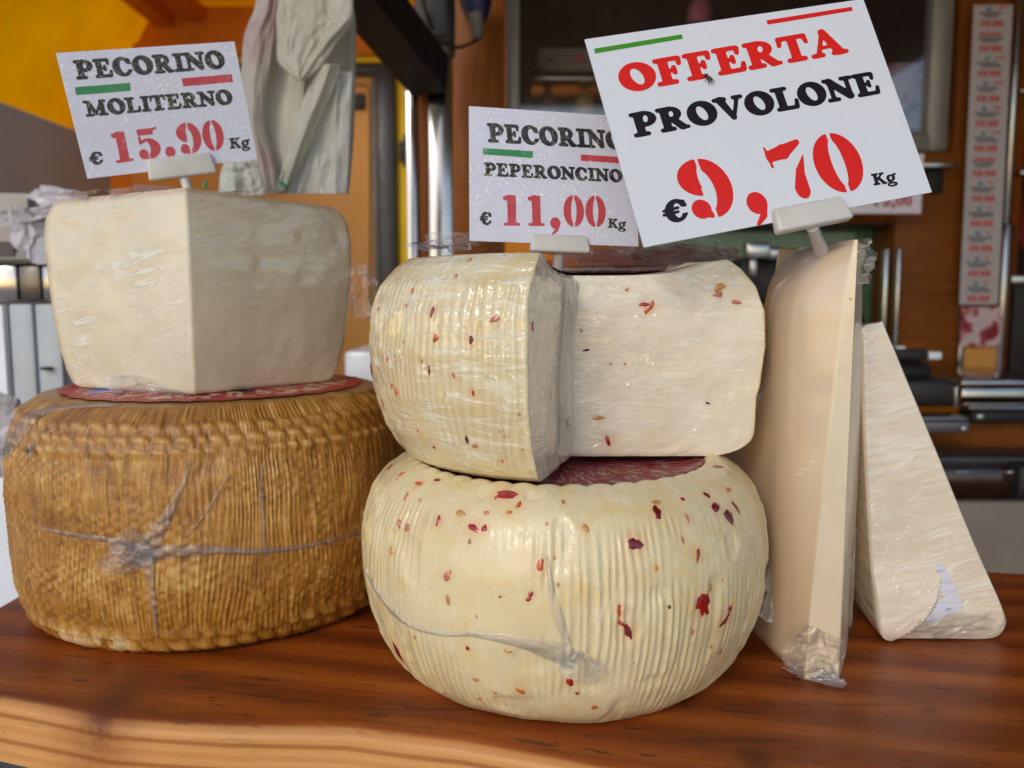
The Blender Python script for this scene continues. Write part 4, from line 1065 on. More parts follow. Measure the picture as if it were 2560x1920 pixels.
# ---- small provolone wedge leaning at the right
def provolone_small():
    pts = [at(2142, 822, .556), at(2152, 812, .556), at(2196, 808, .556), at(2206, 822, .556), at(2330, 1120, .556), at(2420, 1340, .556), at(2498, 1520, .556), at(2502, 1560, .556), at(2470, 1588, .556),
           at(2350, 1598, .556), at(2260, 1604, .556), at(2208, 1600, .556), at(2186, 1570, .556), at(2170, 1440, .556), at(2158, 1240, .556), at(2147, 1020, .556)]
    P = np.array([(p[0], p[2]) for p in pts]); P[:, 1] = np.maximum(P[:, 1], .0012)
    P = np.vstack([P, P[:1]])
    O = resample(catmull(P, 900), 261)[:-1]
    for _ in range(4): O = (np.roll(O, 1, 0) + 2 * O + np.roll(O, -1, 0)) / 4
    cen = O.mean(0)
    T = thing('provolone_cheese', (cen[0], .58, 0), 'narrow ivory cheese wedge in tight film at the right end of the counter', 'cheese')
    lobe = [at(2345, 1400, .556), at(2338, 1450, .556), at(2318, 1500, .556), at(2285, 1545, .556), at(2230, 1585, .556), at(2190, 1600, .556)]
    lobe = catmull(np.array([(p[0], p[2]) for p in lobe]), 80)
    V, fuv, rd = [], [], []
    n = len(O)
    for s in np.linspace(0, 1, 46):                      # front face from the middle outwards
        q = cen + (O - cen) * max(s, .004)
        y = np.full(n, .5485)
        y += .0016 * sstep(.93, 1.0, s) ** 2 * 1.6
        # a thicker tongue of cheese overlaps the lower left of the face
        zi = lobe[::-1, 1]; xi = lobe[::-1, 0]
        xl = np.interp(q[:, 1], zi, xi, left=xi[0], right=xi[-1])
        inside = sstep(.0006, -.0006, q[:, 0] - xl) * (1 - sstep(lobe[0, 1] - .03, lobe[0, 1] + .002, q[:, 1]))
        y -= .0045 * inside
        y += .0012 * (fbm2(q[:, 0] * 45, q[:, 1] * 60, None, 121) - .5) * (s < .97)
        V.append(np.column_stack([q[:, 0], y, q[:, 1]])); rd.append(np.full(n, .0) + .25 * sstep(.02, .0, q[:, 1]))
    for k in np.linspace(0, 1, 24)[1:]:
        q = cen + (O - cen) * (1 - .03 * k)
        V.append(np.column_stack([q[:, 0] + .004 * k, np.full(n, .5505 + .055 * k), q[:, 1] * (1 - .0 * k)])); rd.append(np.full(n, .45 * (1 - k * .2)))
    for s in np.linspace(1, 0, 8)[1:]:
        q = cen + (O - cen) * .97 * max(s, .004)
        V.append(np.column_stack([q[:, 0] + .004, np.full(n, .606), q[:, 1]])); rd.append(np.full(n, .4))
    V = np.array(V); V[..., 2] = np.maximum(V[..., 2], .0006)
    m = V.shape[0]
    fuv = np.stack([V[..., 0] * 1.0 + V[..., 1] * .4, V[..., 2], 0 * V[..., 0]], -1)
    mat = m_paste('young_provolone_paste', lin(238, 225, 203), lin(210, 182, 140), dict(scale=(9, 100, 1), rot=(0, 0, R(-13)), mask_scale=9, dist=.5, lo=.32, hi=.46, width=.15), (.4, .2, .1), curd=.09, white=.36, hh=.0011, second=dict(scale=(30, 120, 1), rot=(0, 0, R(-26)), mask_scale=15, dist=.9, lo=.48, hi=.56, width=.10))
    o = mesh_np('body', V.reshape(-1, 3), [ring_faces(m, n), np.arange(n)[None, ::-1], (np.arange(n) + (m - 1) * n)[None]], mat, T, True, 50, {'rind': np.array(rd).ravel(), 'fuv': fuv.reshape(-1, 3)})
    me = o.data; bm = bmesh.new(); bm.from_mesh(me); bmesh.ops.recalc_face_normals(bm, faces=bm.faces); bm.to_mesh(me); bm.free()
    # slip of printed paper caught under the film
    t = NT('striped_paper'); ob = t.obj()
    st = t.noise(t.map(ob, (40, 40, 330), (0, R(6), 0)), 1.0, 2, .5, .4)
    c = t.ramp(st, [(.30, lin(60, 58, 72)), (.36, lin(150, 154, 186)), (.42, lin(214, 216, 236)), (.62, lin(228, 228, 240)), (.70, lin(214, 202, 150))])
    pm = t.p(base=c, rough=.4, coat=1.0, crough=.1, cnormal=t.bump(t.noise(t.map(ob, (20, 20, 160)), 1.0, 3), .002))
    slip = [(2342, 1408), (2358, 1412), (2390, 1470), (2408, 1520), (2372, 1536), (2330, 1560), (2296, 1556), (2322, 1510), (2338, 1460)]
    S = np.array([at(u, v, .5475) for u, v in slip]); c0 = S.mean(0)
    vs = [tuple(c0 + [0, -.0004, 0])] + [tuple(p) for p in S] + [tuple(p + [0, .0012, 0]) for p in S]
    k = len(S); fs = []
    for i in range(k):
        j = (i + 1) % k; fs += [(0, 1 + i, 1 + j), (1 + i, 1 + k + i, 1 + k + j, 1 + j)]
    me = bpy.data.meshes.new('paper_slip'); me.from_pydata(vs, [], fs); me.update(); link('paper_slip', me, pm, T)
    crumple('wrap_fold', (.300, .5455, .012), np.array([.030, 0, .002]), np.array([.002, -.001, .010]), np.array([0, -.0015, .0008]), FILM, T, 131, 34, .25, 6)
provolone_small()

# ================================================================== PRICE SIGNS
INK = {True: m_print('black_ink_laminated', lin(34, 32, 36), True, .9), False: m_print('black_ink', lin(22, 14, 24), False)}
REDI = {True: m_print('red_ink_laminated', lin(196, 66, 74), True), False: m_print('red_ink', lin(222, 32, 24), False)}
GRN = {True: m_print('green_ink_laminated', lin(52, 138, 82), True), False: m_print('green_ink', lin(64, 146, 36), False)}
CARD = {True: m_print('laminated_card', lin(214, 215, 230), True, .8), False: m_print('white_card', lin(220, 223, 230), False)}
t_ = NT('frosted_clip_plastic')
CLIP = t_.p(base=t_.ramp(t_.noise(t_.obj(), 40, 4), [(.3, lin(196, 192, 184)), (.7, lin(214, 211, 204))]), rough=.42, spec=.5, coat=.2, crough=.3)

def price_sign(corners, lam, label, lines, bars, clip, post, thick=.0009):
    TL, TR, BR, BL = [np.array(c, float) for c in corners]
    ex, ey = TR - TL, TL - BL
    nrm = np.cross(ex, ey); nrm /= np.linalg.norm(nrm)
    if nrm[1] > 0: nrm = -nrm
    mid = (BL + BR) / 2
    T = thing('price_sign', mid, label, 'price sign', 'price signs on the cheeses')
    on = lambda u, v: (lambda r: EYE + r * (((BL - EYE) @ nrm) / (r @ nrm)))(ray(u, v))
    # card, slightly bowed, with a thin transparent laminate margin
    nu, nv = 28, 20
    U, V = np.meshgrid(np.linspace(0, 1, nu), np.linspace(0, 1, nv))
    bow = 0.0
    P = BL + U[..., None] * ex + V[..., None] * ey
    n = nu * nv
    VV = np.vstack([P.reshape(-1, 3), (P - nrm * thick).reshape(-1, 3)])
    f = ring_faces(nv, nu, wrap=False); fb = f[:, ::-1] + n
    edge = list(range(nu)) + [i * nu + nu - 1 for i in range(1, nv)] + [n - 1 - i for i in range(1, nu)] + [(nv - 1 - i) * nu for i in range(1, nv - 1)]
    fs = np.array([(edge[i], edge[(i + 1) % len(edge)], edge[(i + 1) % len(edge)] + n, edge[i] + n) for i in range(len(edge))])
    card = mesh_np('card', VV, np.vstack([f, fb, fs]), CARD[lam], T, True, 30)
    for name, txt, lb, rb, lt, col, gaps in lines:
        lettering(name, txt, on(*lb), on(*rb), on(*lt), nrm, {'k': INK, 'r': REDI}[col][lam], card, gaps)
    for q, col in bars:
        p = [tuple(on(*c) + nrm * .0001) for c in q]
        me = bpy.data.meshes.new('stripe'); me.from_pydata(p, [], [(0, 1, 2, 3)]); me.update()
        link('stripe', me, {'g': GRN, 'r': REDI}[col][lam], card)
    # frosted plastic holder gripping the lower edge
    exu, eyu = ex / np.linalg.norm(ex), ey / np.linalg.norm(ey)
    (cu, cv), w, h = clip
    c = on(cu, cv)
    Hd = thing('sign_holder', post, 'frosted plastic clip and stem holding the ' + label.split(' sign')[0] + ' sign', 'sign holder', 'sign holders stuck in the cheeses')
    b = MB(); rot = Matrix((exu, eyu, nrm)).transposed()
    b.box(np.array([-w / 2, -h / 2, -.0034]), np.array([w / 2, h / 2, .0034]), .0022, None, None, 3)
    for v in b.bm.verts:                       # the clip flares to its lower lip
        k = .5 - v.co.y / h
        v.co.x *= .93 + .09 * k; v.co.z += .0022 * k * (1 if v.co.z > 0 else .2)
    b.bm.transform(Matrix.Translation(Vector(c + nrm * .0012)) @ rot.to_4x4())
    b.build('clip', CLIP, Hd)
    p0 = c - eyu * h * .42; p1 = np.array(post)
    d = MB(); d.tube([p0, p0 * .7 + p1 * .3, p1], [.0036, .0033, .0042], 14); d.build('stem', CLIP, Hd)
    return T, on, nrm

price_sign([(-.3025, .5715, .3955), (-.1977, .6147, .4157), (-.188, .6285, .336), (-.2928, .5853, .3158)], True,
    'Pecorino Moliterno 15.90 sign in glossy laminate above the pale cut block',
    [('lettering', 'PECORINO', (191, 199), (566, 170), (179, 152), 'k', None), ('lettering', 'MOLITERNO', (214, 292), (584, 260), (205, 253), 'k', None),
     ('price', '15.90', (291, 408), (565, 372), (275, 331), 'r', {0: .12, 1: .02, 2: .1}), ('euro_mark', '€', (224, 413), (260, 409), (219, 382), 'k', None), ('unit_mark', 'Kg', (574, 372), (627, 367), (571, 346), 'k', None)],
    [([(187, 218), (325, 207), (327, 227), (190, 238)], 'g'), ([(454, 196), (579, 185), (583, 205), (458, 216)], 'r')],
    ((453, 416), .046, .0150), (-.228, .604, .300))
price_sign([(-.0264, .5245, .351), (.0798, .546, .3489), (.0803, .5355, .2667), (-.0259, .514, .2688)], True,
    'Pecorino Peperoncino 11,00 sign in glossy laminate above the chili cheeses',
    [('lettering', 'PECORINO', (1220, 355), (1562, 374), (1215, 308), 'k', None), ('lettering', 'PEPERONCINO', (1210, 439), (1557, 456), (1208, 406), 'k', None),
     ('price', '11,00', (1259, 564), (1515, 567), (1257, 486), 'r', {0: .22, 1: .12, 2: .05}), ('euro_mark', '€', (1199, 562), (1230, 562), (1198, 530), 'k', None), ('unit_mark', 'Kg', (1519, 569), (1566, 572), (1519, 546), 'k', None)],
    [([(1208, 370), (1332, 378), (1332, 395), (1208, 386)], 'g'), ([(1452, 386), (1575, 394), (1575, 410), (1452, 402)], 'r')],
    ((1397, 612), .038, .0115), (.029, .540, .240))
_, ON3, N3 = price_sign([(.0422, .5009, .3834), (.2166, .535, .4175), (.2473, .4991, .2962), (.0729, .465, .2621)], False,
    'big Offerta Provolone 9,70 sign tilted over the tall cheese',
    [('lettering', 'OFFERTA', (1557, 233), (2123, 130), (1537, 167), 'r', None), ('lettering', 'PROVOLONE', (1586, 344), (2204, 233), (1568, 286), 'k', None),
     ('price_figure', '9', (1731, 554), (1854, 529), (1679, 412), 'r', None), ('price_comma', ',', (1873, 527), (1922, 517), (1821, 385), 'r', None), ('price_figure', '7', (1956, 508), (2048, 490), (1904, 365), 'r', None), ('price_figure', '0', (2064, 489), (2178, 466), (2012, 347), 'r', None), ('euro_mark', '€', (1660, 561), (1724, 548), (1650, 507), 'k', None), ('unit_mark', 'Kg', (2184, 464), (2245, 454), (2176, 436), 'k', None)],
    [([(1485, 122), (1704, 86), (1707, 97), (1488, 134)], 'g'), ([(1916, 51), (2129, 17), (2132, 27), (1919, 62)], 'r')],
    ((2022, 541), .0465, .0150), (.1870, .508, .262))

# ---- fly on the big sign
def fly():
    p = ON3(1768, 198) + N3 * .0016
    T = thing('fly', p, 'small dark fly sitting on the red letters of the big sign', 'fly')
    ex = np.array([.95, .17, .27]); ex -= N3 * (ex @ N3); ex /= np.linalg.norm(ex)
    ey = np.cross(N3, ex); ey = ey if ey[2] > 0 else -ey
    dk = plain('fly_body', lin(52, 34, 26), .35, var=.3, scale=900)
    a = ey * .8 + ex * -.35; a /= np.linalg.norm(a)
    b = MB(); b.tube([p + a * .0030, p + a * .0022, p + a * .0012, p, p - a * .0016, p - a * .0028, p - a * .0034], [.0002, .0009, .0005, .0012, .0013, .0009, .0002], 10); b.build('body', dk, T)
    s = np.cross(a, N3)
    wm = m_film('fly_wing', (.75, .7, .62, 1), .25, 400)
    for sg in (-1, 1):
        q = p + N3 * .0008
        V = [q, q - a * .0015 + s * sg * .0012, q - a * .0040 + s * sg * .0016, q - a * .0046 + s * sg * .0006, q - a * .0026 + s * sg * .0001]
        me = bpy.data.meshes.new('wing'); me.from_pydata([tuple(v) for v in V], [], [(0, 1, 2, 3, 4)]); me.update(); link('wing', me, wm, T)
        for k in (.0012, 0, -.0014):
            g = MB(); g.tube([p + a * k, p + a * (k * 1.6) + s * sg * .0016 + N3 * .0002, p + a * (k * 2.4 - .0004) + s * sg * .0026 - N3 * .0015], .00012, 5); g.build('leg', dk, T)
fly()

# ================================================================== BEHIND THE COUNTER: the van
WHITE = plain('white_enamel', lin(226, 230, 236), .3, var=.05, coat=.3)
STEEL = plain('brushed_steel', lin(190, 188, 184), .22, 1.0, var=.15, scale=30)
MIRROR = plain('polished_steel', lin(176, 172, 168), .16, 1.0, var=.10, scale=8)
DARKM = plain('dark_painted_metal', lin(40, 34, 32), .4, var=.25)
BLACK = plain('black_rubber', lin(26, 24, 24), .55, var=.25)
GREYF = plain('grey_anodised_frame', lin(150, 146, 140), .4, .3, var=.1)
YEL = plain('yellow_lacquer', lin(255, 200, 8), .45, var=.08, scale=5, spec=.2)
ORG = plain('orange_wood_panel', lin(222, 140, 40), .5, var=.12, scale=7, spec=.2)
def wood(name, dark, light, sc=(3, 3, 40), rough=.32, rot=(0, 0, 0)):
    t = NT(name); o = t.map(t.obj(), (1, 1, 1), rot)
    g = t.noise(t.map(o, sc), 1.0, 5, .6, 1.2); fine = t.noise(t.map(o, tuple(k * 7 for k in sc)), 1.0, 3)
    c = t.ramp(t.math('MULTIPLY_ADD', fine, .3, t.math('MULTIPLY', g, .7)), [(.3, dark), (.7, light)])
    return t.p(base=c, rough=.55, spec=.15, coat=.06, crough=.25, normal=t.bump(fine, .0004))
WOODV = wood('dark_wood_upright', lin(104, 54, 12), lin(146, 82, 24), (26, 26, 2))
WOODB = wood('brown_cabinet_wood', lin(104, 57, 14), lin(142, 82, 26), (2, 20, 26))
WOODR = wood('orange_roof_batten', lin(196, 112, 18), lin(232, 148, 40), (26, 2, 26))
TANP = plain('tan_door_laminate', lin(216, 156, 82), .45, var=.06, scale=3, spec=.25)

def m_tarp(name, col):
    t = NT(name); c = t.mix(t.ramp(t.noise(t.obj(), 6, 4), [(.35, 0), (.7, 1)]), col, tuple(k * .88 for k in col[:3]) + (1,))
    a = t.n('BsdfDiffuse', {'Color': c}); b = t.n('BsdfTranslucent', {'Color': c})
    m = t.n('MixShader', {'Fac': .85, 1: a.outputs[0], 2: b.outputs[0]}); t.t.links.new(m.outputs[0], t.out.inputs[0])
    return t.m
def one(name, label, cat, parts, group=None):
    """a thing made of box-like parts: parts = [(part name, material, [(lo, hi, bevel) ...])]"""
    lo = np.min([np.minimum(b[0], b[1]) for p in parts for b in p[2]], 0); hi = np.max([np.maximum(b[0], b[1]) for p in parts for b in p[2]], 0)
    T = thing(name, ((lo[0] + hi[0]) / 2, (lo[1] + hi[1]) / 2, lo[2]), label, cat, group)
    for pn, mt, bs in parts:
        m = MB()
        for b in bs: m.box(np.array(b[0], float), np.array(b[1], float), b[2] if len(b) > 2 else 0)
        m.build(pn, mt, T)
    return T
def struct(name, mat, boxes):
    m = MB()
    for b in boxes: m.box(np.array(b[0], float), np.array(b[1], float), b[2] if len(b) > 2 else 0)
    return tag(m.build(name, mat), kind='structure')
GX0, GX1, YB, ZC, ZF = -1.24, 1.70, 3.02, 1.24, -.95
struct('pavement', plain('grey_paving', lin(186, 182, 174), .85, var=.2, scale=3, bumpd=.003), [((-14, -16, ZF - .25), (14, 6, ZF - .20))])
struct('van_floor', plain('van_floor_lino', lin(110, 104, 98), .6, var=.2), [((GX0 - .05, .30, ZF - .12), (GX1 + .05, YB + .05, ZF))])
TARP = m_tarp('yellow_awning_tarp', lin(255, 206, 30))
m = MB(); m.box(np.array([GX0 - .004, 1.6, ZF]), np.array([GX0, YB, ZC]))
for v_ in m.bm.verts:                       # foot pushed outwards so the translucent tarp catches more sky light
    if v_.co.z < 0: v_.co.x -= 1.25
tag(m.build('van_side_tarp', TARP), kind='structure')
struct('van_wall_back', ORG, [((GX0 - 1.0, YB, ZF), (GX1, YB + .05, ZC))])
struct('van_wall_right', WOODB, [((GX1, .7, ZF), (GX1 + .05, YB + .05, ZC))])
struct('awning', m_tarp('orange_awning_tarp', lin(250, 186, 50)), [((GX0 - .05, 2.45, ZC + .003), (-.16, YB + .05, ZC + .006))])
struct('van_roof', wood('plywood_roof', lin(150, 110, 60), lin(180, 136, 80), (20, 3, 20)), [((-.155, -.45, ZC + .003), (GX1 + .05, YB + .05, ZC + .05))])
m = MB(); m.box(np.array([GX0, 1.6, ZC - .07]), np.array([GX0 + .06, YB, ZC])); a_ = m.build('roof_batten', WOODR)
tag(a_, 'orange wooden batten along the wall under the van roof', 'batten', 'battens under the van roof')
m = MB(); m.box(np.array([GX0 + .11, 2.46, ZC - .05]), np.array([GX0 + .17, YB, ZC])); a_ = m.build('roof_batten', WOODR)
tag(a_, 'orange roof batten one step in from the yellow wall', 'batten', 'battens under the van roof')

# left: grey cabinet, cartons, fridge with a chrome band
lo, hi = np.array([GX0 + .002, 1.25, ZF]), np.array([-1.105, 2.34, .655])
one('tall_cabinet', 'grey-beige tall cabinet against the yellow wall at left', 'cabinet', [('body', plain('grey_cabinet_paint', lin(206, 196, 178), .45, var=.06, scale=3), [(lo, hi, .006)]), ('door_seam', BLACK, [((-1.106, 1.70, ZF + .1), (-1.1035, 1.704, .6))])])
y = 1.12
a0, a1 = slab(-90, 757, 176, 1640, y, .5)
T = thing('white_fridge', ((a0[0] + a1[0]) / 2, y + .25, ZF), 'white upright fridge with grey door seam behind the brown cheese', 'fridge')
m = MB(); m.box(np.array([a0[0], y, ZF]), a1, .01); m.build('body', WHITE, T)
GREYW = plain('grey_white_door', lin(176, 182, 186), .35, var=.05)
b0, b1 = slab(48, 760, 105, 1640, y - .012, .012); m = MB(); m.box(b0, b1, .003); m.build('door_panel', GREYW, T)
b0, b1 = slab(112, 760, 172, 1640, y - .012, .012); m = MB(); m.box(b0, b1, .003); dp_ = m.build('door_panel', GREYW, T)
b0, b1 = slab(98, 918, 122, 926, y - .024, .012); m = MB(); m.box(b0, b1, .002); m.build('handle', BLACK, dp_)
b0, b1 = slab(30, 760, 47, 1640, y - .010, .01); m = MB(); m.box(b0, b1, .003); m.build('edge_strip', plain('grey_trim', lin(104, 108, 112), .4), T)
b0, b1 = slab(-90, 662, 176, 752, y - .01, .25)
T = thing('steel_shelf', ((b0[0] + b1[0]) / 2, y, b0[2]), 'polished steel shelf edge on top of the white fridge', 'shelf')
c0, c1 = slab(-90, 662, 42, 752, y - .01, .25); m = MB(); m.box(c0, c1, .004); m.build('panel', MIRROR, T)
c0, c1 = slab(46, 662, 101, 752, y - .008, .25); m = MB(); m.box(c0, c1, .003); m.build('panel', plain('dull_steel', lin(104, 98, 92), .3, 1.0), T)
c0, c1 = slab(104, 662, 176, 752, y - .01, .25); m = MB(); m.box(c0, c1, .004); m.build('panel', MIRROR, T)
c0, c1 = slab(-90, 652, 176, 661, y - .014, .27); m = MB(); m.box(c0, c1, .001); m.build('rim', DARKM, T)
# cartons on the shelf
t = NT('printed_carton'); ob = t.obj()
ink = t.math('MULTIPLY', t.math('GREATER_THAN', t.noise(t.map(ob, (16, 16, 60)), 1.0, 3, .6), .60), t.math('GREATER_THAN', t.noise(ob, 13, 1), .48))
CART = t.p(base=t.mix(ink, lin(178, 168, 160), lin(70, 60, 58)), rough=.7)
c0, c1 = slab(-90, 482, 73, 651, y + .03, .22)
one('carton', 'pale printed carton on the steel shelf at the left edge', 'carton', [('box', CART, [(c0, c1, .003)]), ('print_panel', plain('dark_print', lin(86, 76, 76), .6), [(slab(-30, 604, 34, 640, y + .027, .002))])])
c0, c1 = slab(74, 484, 150, 651, y + .10, .2)
one('carton', 'brown carton beside the pale printed carton', 'carton', [('box', plain('brown_card', lin(126, 76, 44), .7), [(c0, c1, .003)])])
# white carrier bag lying in front of the cartons
BAGM = NT('thin_white_bag'); ob = BAGM.obj()
BAGM.p(base=BAGM.ramp(BAGM.noise(ob, 40, 4), [(.3, lin(178, 172, 176)), (.7, lin(204, 198, 202))]), rough=.3, trans=.0, normal=BAGM.bump(BAGM.noise(ob, 90, 4, .6, .8), .004), coat=.3)
T = thing('carrier_bag', at(100, 650, y - .04), 'crumpled thin white plastic bag on the shelf by the cartons', 'bag')
c = at(112, 590, y - .03)
crumple('bag_body', c + [0, 0, .004], np.array([.040, .004, 0]), np.array([-.004, .004, .040]), np.array([.003, -.010, .002]), BAGM.m, T, 201, 40, .3, 1.1)
c = at(60, 545, y - .03)
crumple('handle_loop', c, np.array([.052, .004, .012]), np.array([-.004, .004, .011]), np.array([.0, -.006, .003]), BAGM.m, T, 205, 34, .3, 1.2)
c = at(150, 500, y + .0)
crumple('handle_loop', c, np.array([.040, .004, -.002]), np.array([-.004, .004, .014]), np.array([.0, -.006, .003]), BAGM.m, T, 207, 34, .3, 1.2)
# pale sheet hanging at the far left behind the brown wheel
c = at(-6, 1090, .86)
T = thing('hanging_film', c + [0, 0, -.06], 'limp translucent film edge at the left behind the brown cheese', 'film')
crumple('sheet', c, np.array([.034, .02, -.004]), np.array([0, .004, .055]), np.array([.004, -.006, 0]), BAGM.m, T, 211, 30, .3, 2)

# middle: door with lacquered frame, hanging bags, steel post
yb = YB - .01
def bx(u0, v0, u1, v1, yy, d, bev=0): return (*slab(u0, v0, u1, v1, yy, d), bev)
T = one('van_door', 'tan laminate door with black frame and yellow surround at the back', 'door', [
    ('panel', TANP, [bx(345, 190, 945, 1500, yb - .03, .02, .004)]),
    ('frame', DARKM, [bx(948, 158, 996, 1500, yb - .05, .05, .006), bx(330, 158, 947, 188, yb - .049, .045, .006)]),
    ('seal', plain('grey_door_seal', lin(96, 88, 78), .5), [bx(937, 190, 952, 1500, yb - .056, .03, .003)]),
    ('surround', YEL, [bx(998, 142, 1030, 1500, yb - .02, .02), bx(330, 138, 997, 156, yb - .02, .02)]),
    ('lintel', WOODR, [bx(330, 108, 1030, 136, yb - .04, .04, .004)]),
    ('hinge', BLACK, [bx(997, 352, 1012, 402, yb - .06, .035, .002), bx(1008, 336, 1016, 418, yb - .07, .02, .002)]),
    ('latch', BLACK, [bx(880, 232, 912, 272, yb - .045, .014, .006)])])
m = MB(); q = [at(u, v, yb - .034) for u, v in ((640, 212), (905, 212), (918, 216), (924, 226), (925, 260), (926, 800))]
m.tube(q, .0025, 6); m.build('groove_line', BLACK, T)
c0, c1 = slab(860, 878, 1000, 990, 1.5, .4)
one('white_worktop', 'white worktop edge between the cheeses in the background', 'worktop', [('slab', WHITE, [(c0, c1, .008)])])
# steel post
ys = 1.62
T = one('steel_post', 'polished steel corner post beside the yellow door surround', 'post', [
    ('left_face', MIRROR, [bx(1020, 120, 1046, 1500, ys, .03, .004)]), ('groove', WOODV, [bx(1047, 110, 1074, 1500, ys + .012, .03, .002)]), ('right_face', MIRROR, [bx(1075, 112, 1134, 1500, ys - .004, .03, .005)])])
# dark brace above it
m = MB(); a, b2 = at(868, -70, 1.30), at(1075, 190, 1.60)
m.tube([a, b2], .050, 4); T = m.build('roof_brace', DARKM); tag(T, 'dark diagonal metal brace running up to the roof beside the bags', 'brace')
c0, c1 = slab(1034, -120, 1128, 108, ys + .01, .12)
one('junction_box', 'dark box over the steel post near the roof', 'box', [('body', DARKM, [(c0, c1, .01)]), ('lid', BLACK, [bx(1046, -100, 1118, 90, ys, .01, .004)])])
# brown upright board with plug and cable
c0, c1 = slab(1136, -200, 1262, 1500, 1.92, .05)
one('wood_upright', 'orange-brown wooden upright between steel post and display fridge', 'board', [('board', WOODV, [(c0, c1, .004)])])
T = thing('power_plug', at(1190, 70, 1.80), 'dark blue plug with grey cable on the wooden upright', 'plug')
m = MB(); m.tube([at(1186, -40, 1.83), at(1190, 10, 1.83), at(1194, 52, 1.83)], [.036, .034, .022], 16); m.build('plug_body', plain('navy_plastic', lin(18, 26, 62), .4), T)
m = MB(); m.tube([at(1188, 34, 1.80), at(1192, 70, 1.80), at(1194, 98, 1.80)], [.016, .015, .010], 12); m.build('cable_gland', plain('grey_plastic', lin(120, 112, 106), .5), T)
m = MB(); m.tube(catmull([at(1194, 98, 1.80), at(1170, 112, 1.77), at(1130, 116, 1.70), at(1080, 70, 1.62), at(1050, -30, 1.58)], 40), .0035, 8); m.build('cable', BLACK, T)

# hanging bundle of carrier bags
def bag_sheet(name, outline, y, mat, parent, folds, seed, thick=.010):
    """one limp bag: two skins with hanging folds, joined at the rim. outline rows: (v, u left, u right)"""
    n, k = 70, 60
    rows = catmull(np.array(outline, float), n)
    G = np.zeros((n, k, 3)); B = np.zeros((n, k, 3))
    s = np.linspace(0, 1, k)
    for i, (v, ul, ur) in enumerate(rows):
        f = i / n
        wv = np.zeros(k)
        for (c, w, a, sl) in folds:
            d = (s - c - sl * (f - .5)) / w
            wv += a * (1 - np.abs(np.clip(d, -1, 1))) ** 1.3 * np.sign(a) * np.sign(a)
        wv *= .55; wv += .008 * (fbm2(s * 6 + seed, np.full(k, f * 5), None, seed) - .5) + .006 * (vn2(s * 3, np.full(k, f * 2.4), None, seed + 3) - .5)
        edge = np.sin(np.pi * s) ** .35
        for j in range(k):
            u = ul + (ur - ul) * s[j]
            G[i, j] = at(u, v, y - (wv[j] + thick) * edge[j])
            B[i, j] = at(u, v, y + thick * .6 * edge[j])
    V = np.vstack([G.reshape(-1, 3), B.reshape(-1, 3)])
    f = ring_faces(n, k, wrap=False)
    return mesh_np(name, V, np.vstack([f, f[:, ::-1] + n * k]), mat, parent, True, 60)
t = NT('bag_plastic'); ob = t.obj()
BAG1 = t.p(base=t.ramp(t.noise(ob, 9, 4), [(.3, lin(200, 194, 176)), (.7, lin(222, 217, 202))]), rough=.38, normal=t.bump(t.noise(t.map(ob, (60, 60, 14), (0, R(20), 0)), 1.0, 4, .6, .8), .005), coat=.25, crough=.3)
t = NT('bag_plastic_pale'); ob = t.obj()
BAG2 = t.p(base=t.ramp(t.noise(ob, 9, 4), [(.3, lin(212, 212, 202)), (.7, lin(230, 229, 220))]), rough=.35, normal=t.bump(t.noise(t.map(ob, (40, 40, 22), (0, R(-30), 0)), 1.0, 4, .6, .8), .005), coat=.3, crough=.25)
t = NT('bag_plastic_pink'); ob = t.obj()
BAG3 = t.p(base=t.ramp(t.noise(ob, 14, 3), [(.42, lin(204, 196, 184)), (.55, lin(200, 168, 166)), (.7, lin(206, 196, 186))]), rough=.4, normal=t.bump(t.noise(t.map(ob, (60, 60, 14)), 1.0, 4), .005))
for bm_ in (BAG1, BAG2, BAG3):
    nt_ = bm_.node_tree; pb_ = nt_.nodes['Principled BSDF']; out_ = nt_.nodes['Material Output']
    tr_ = nt_.nodes.new('ShaderNodeBsdfTranslucent'); mx_ = nt_.nodes.new('ShaderNodeMixShader'); mx_.inputs[0].default_value = .38
    nt_.links.new(pb_.inputs['Base Color'].links[0].from_socket, tr_.inputs[0]); nt_.links.new(pb_.outputs[0], mx_.inputs[1]); nt_.links.new(tr_.outputs[0], mx_.inputs[2]); nt_.links.new(mx_.outputs[0], out_.inputs[0])
T = thing('hanging_bags', at(740, 485, .98), 'bundle of off-white plastic carrier bags hanging behind the pale cut cheese', 'bags')
bag_sheet('bag', [(-160, 640, 860), (0, 655, 880), (60, 620, 890), (200, 600, 889), (350, 590, 884), (485, 600, 872)], 1.00, BAG1, T, [(.55, .05, .03, .1), (.9, .05, .02, 0)], 1, .02)
bag_sheet('bag', [(-160, 640, 700), (0, 640, 702), (90, 610, 690), (200, 604, 672), (300, 608, 662), (420, 630, 690), (484, 640, 700)], .965, BAG3, T, [(.4, .3, .012, .1)], 2)
bag_sheet('bag', [(180, 800, 882), (240, 770, 880), (320, 745, 877), (400, 732, 874), (484, 722, 868)], .955, BAG2, T, [(.35, .12, .012, -.4), (.7, .1, .006, .2)], 3, .008)
bag_sheet('bag', [(-120, 700, 880), (0, 695, 884), (40, 690, 884), (60, 691, 880), (100, 692, 850), (150, 693, 815), (180, 715, 790), (204, 745, 756)], .935, BAG1, T, [(.85, .12, .012, -.5), (.4, .3, .005, 0)], 4, .007)
bag_sheet('bag', [(160, 800, 850), (220, 770, 838), (300, 742, 800), (380, 716, 770), (440, 700, 740), (478, 690, 722)], .940, BAG1, T, [(.5, .4, .014, 0)], 5, .005)
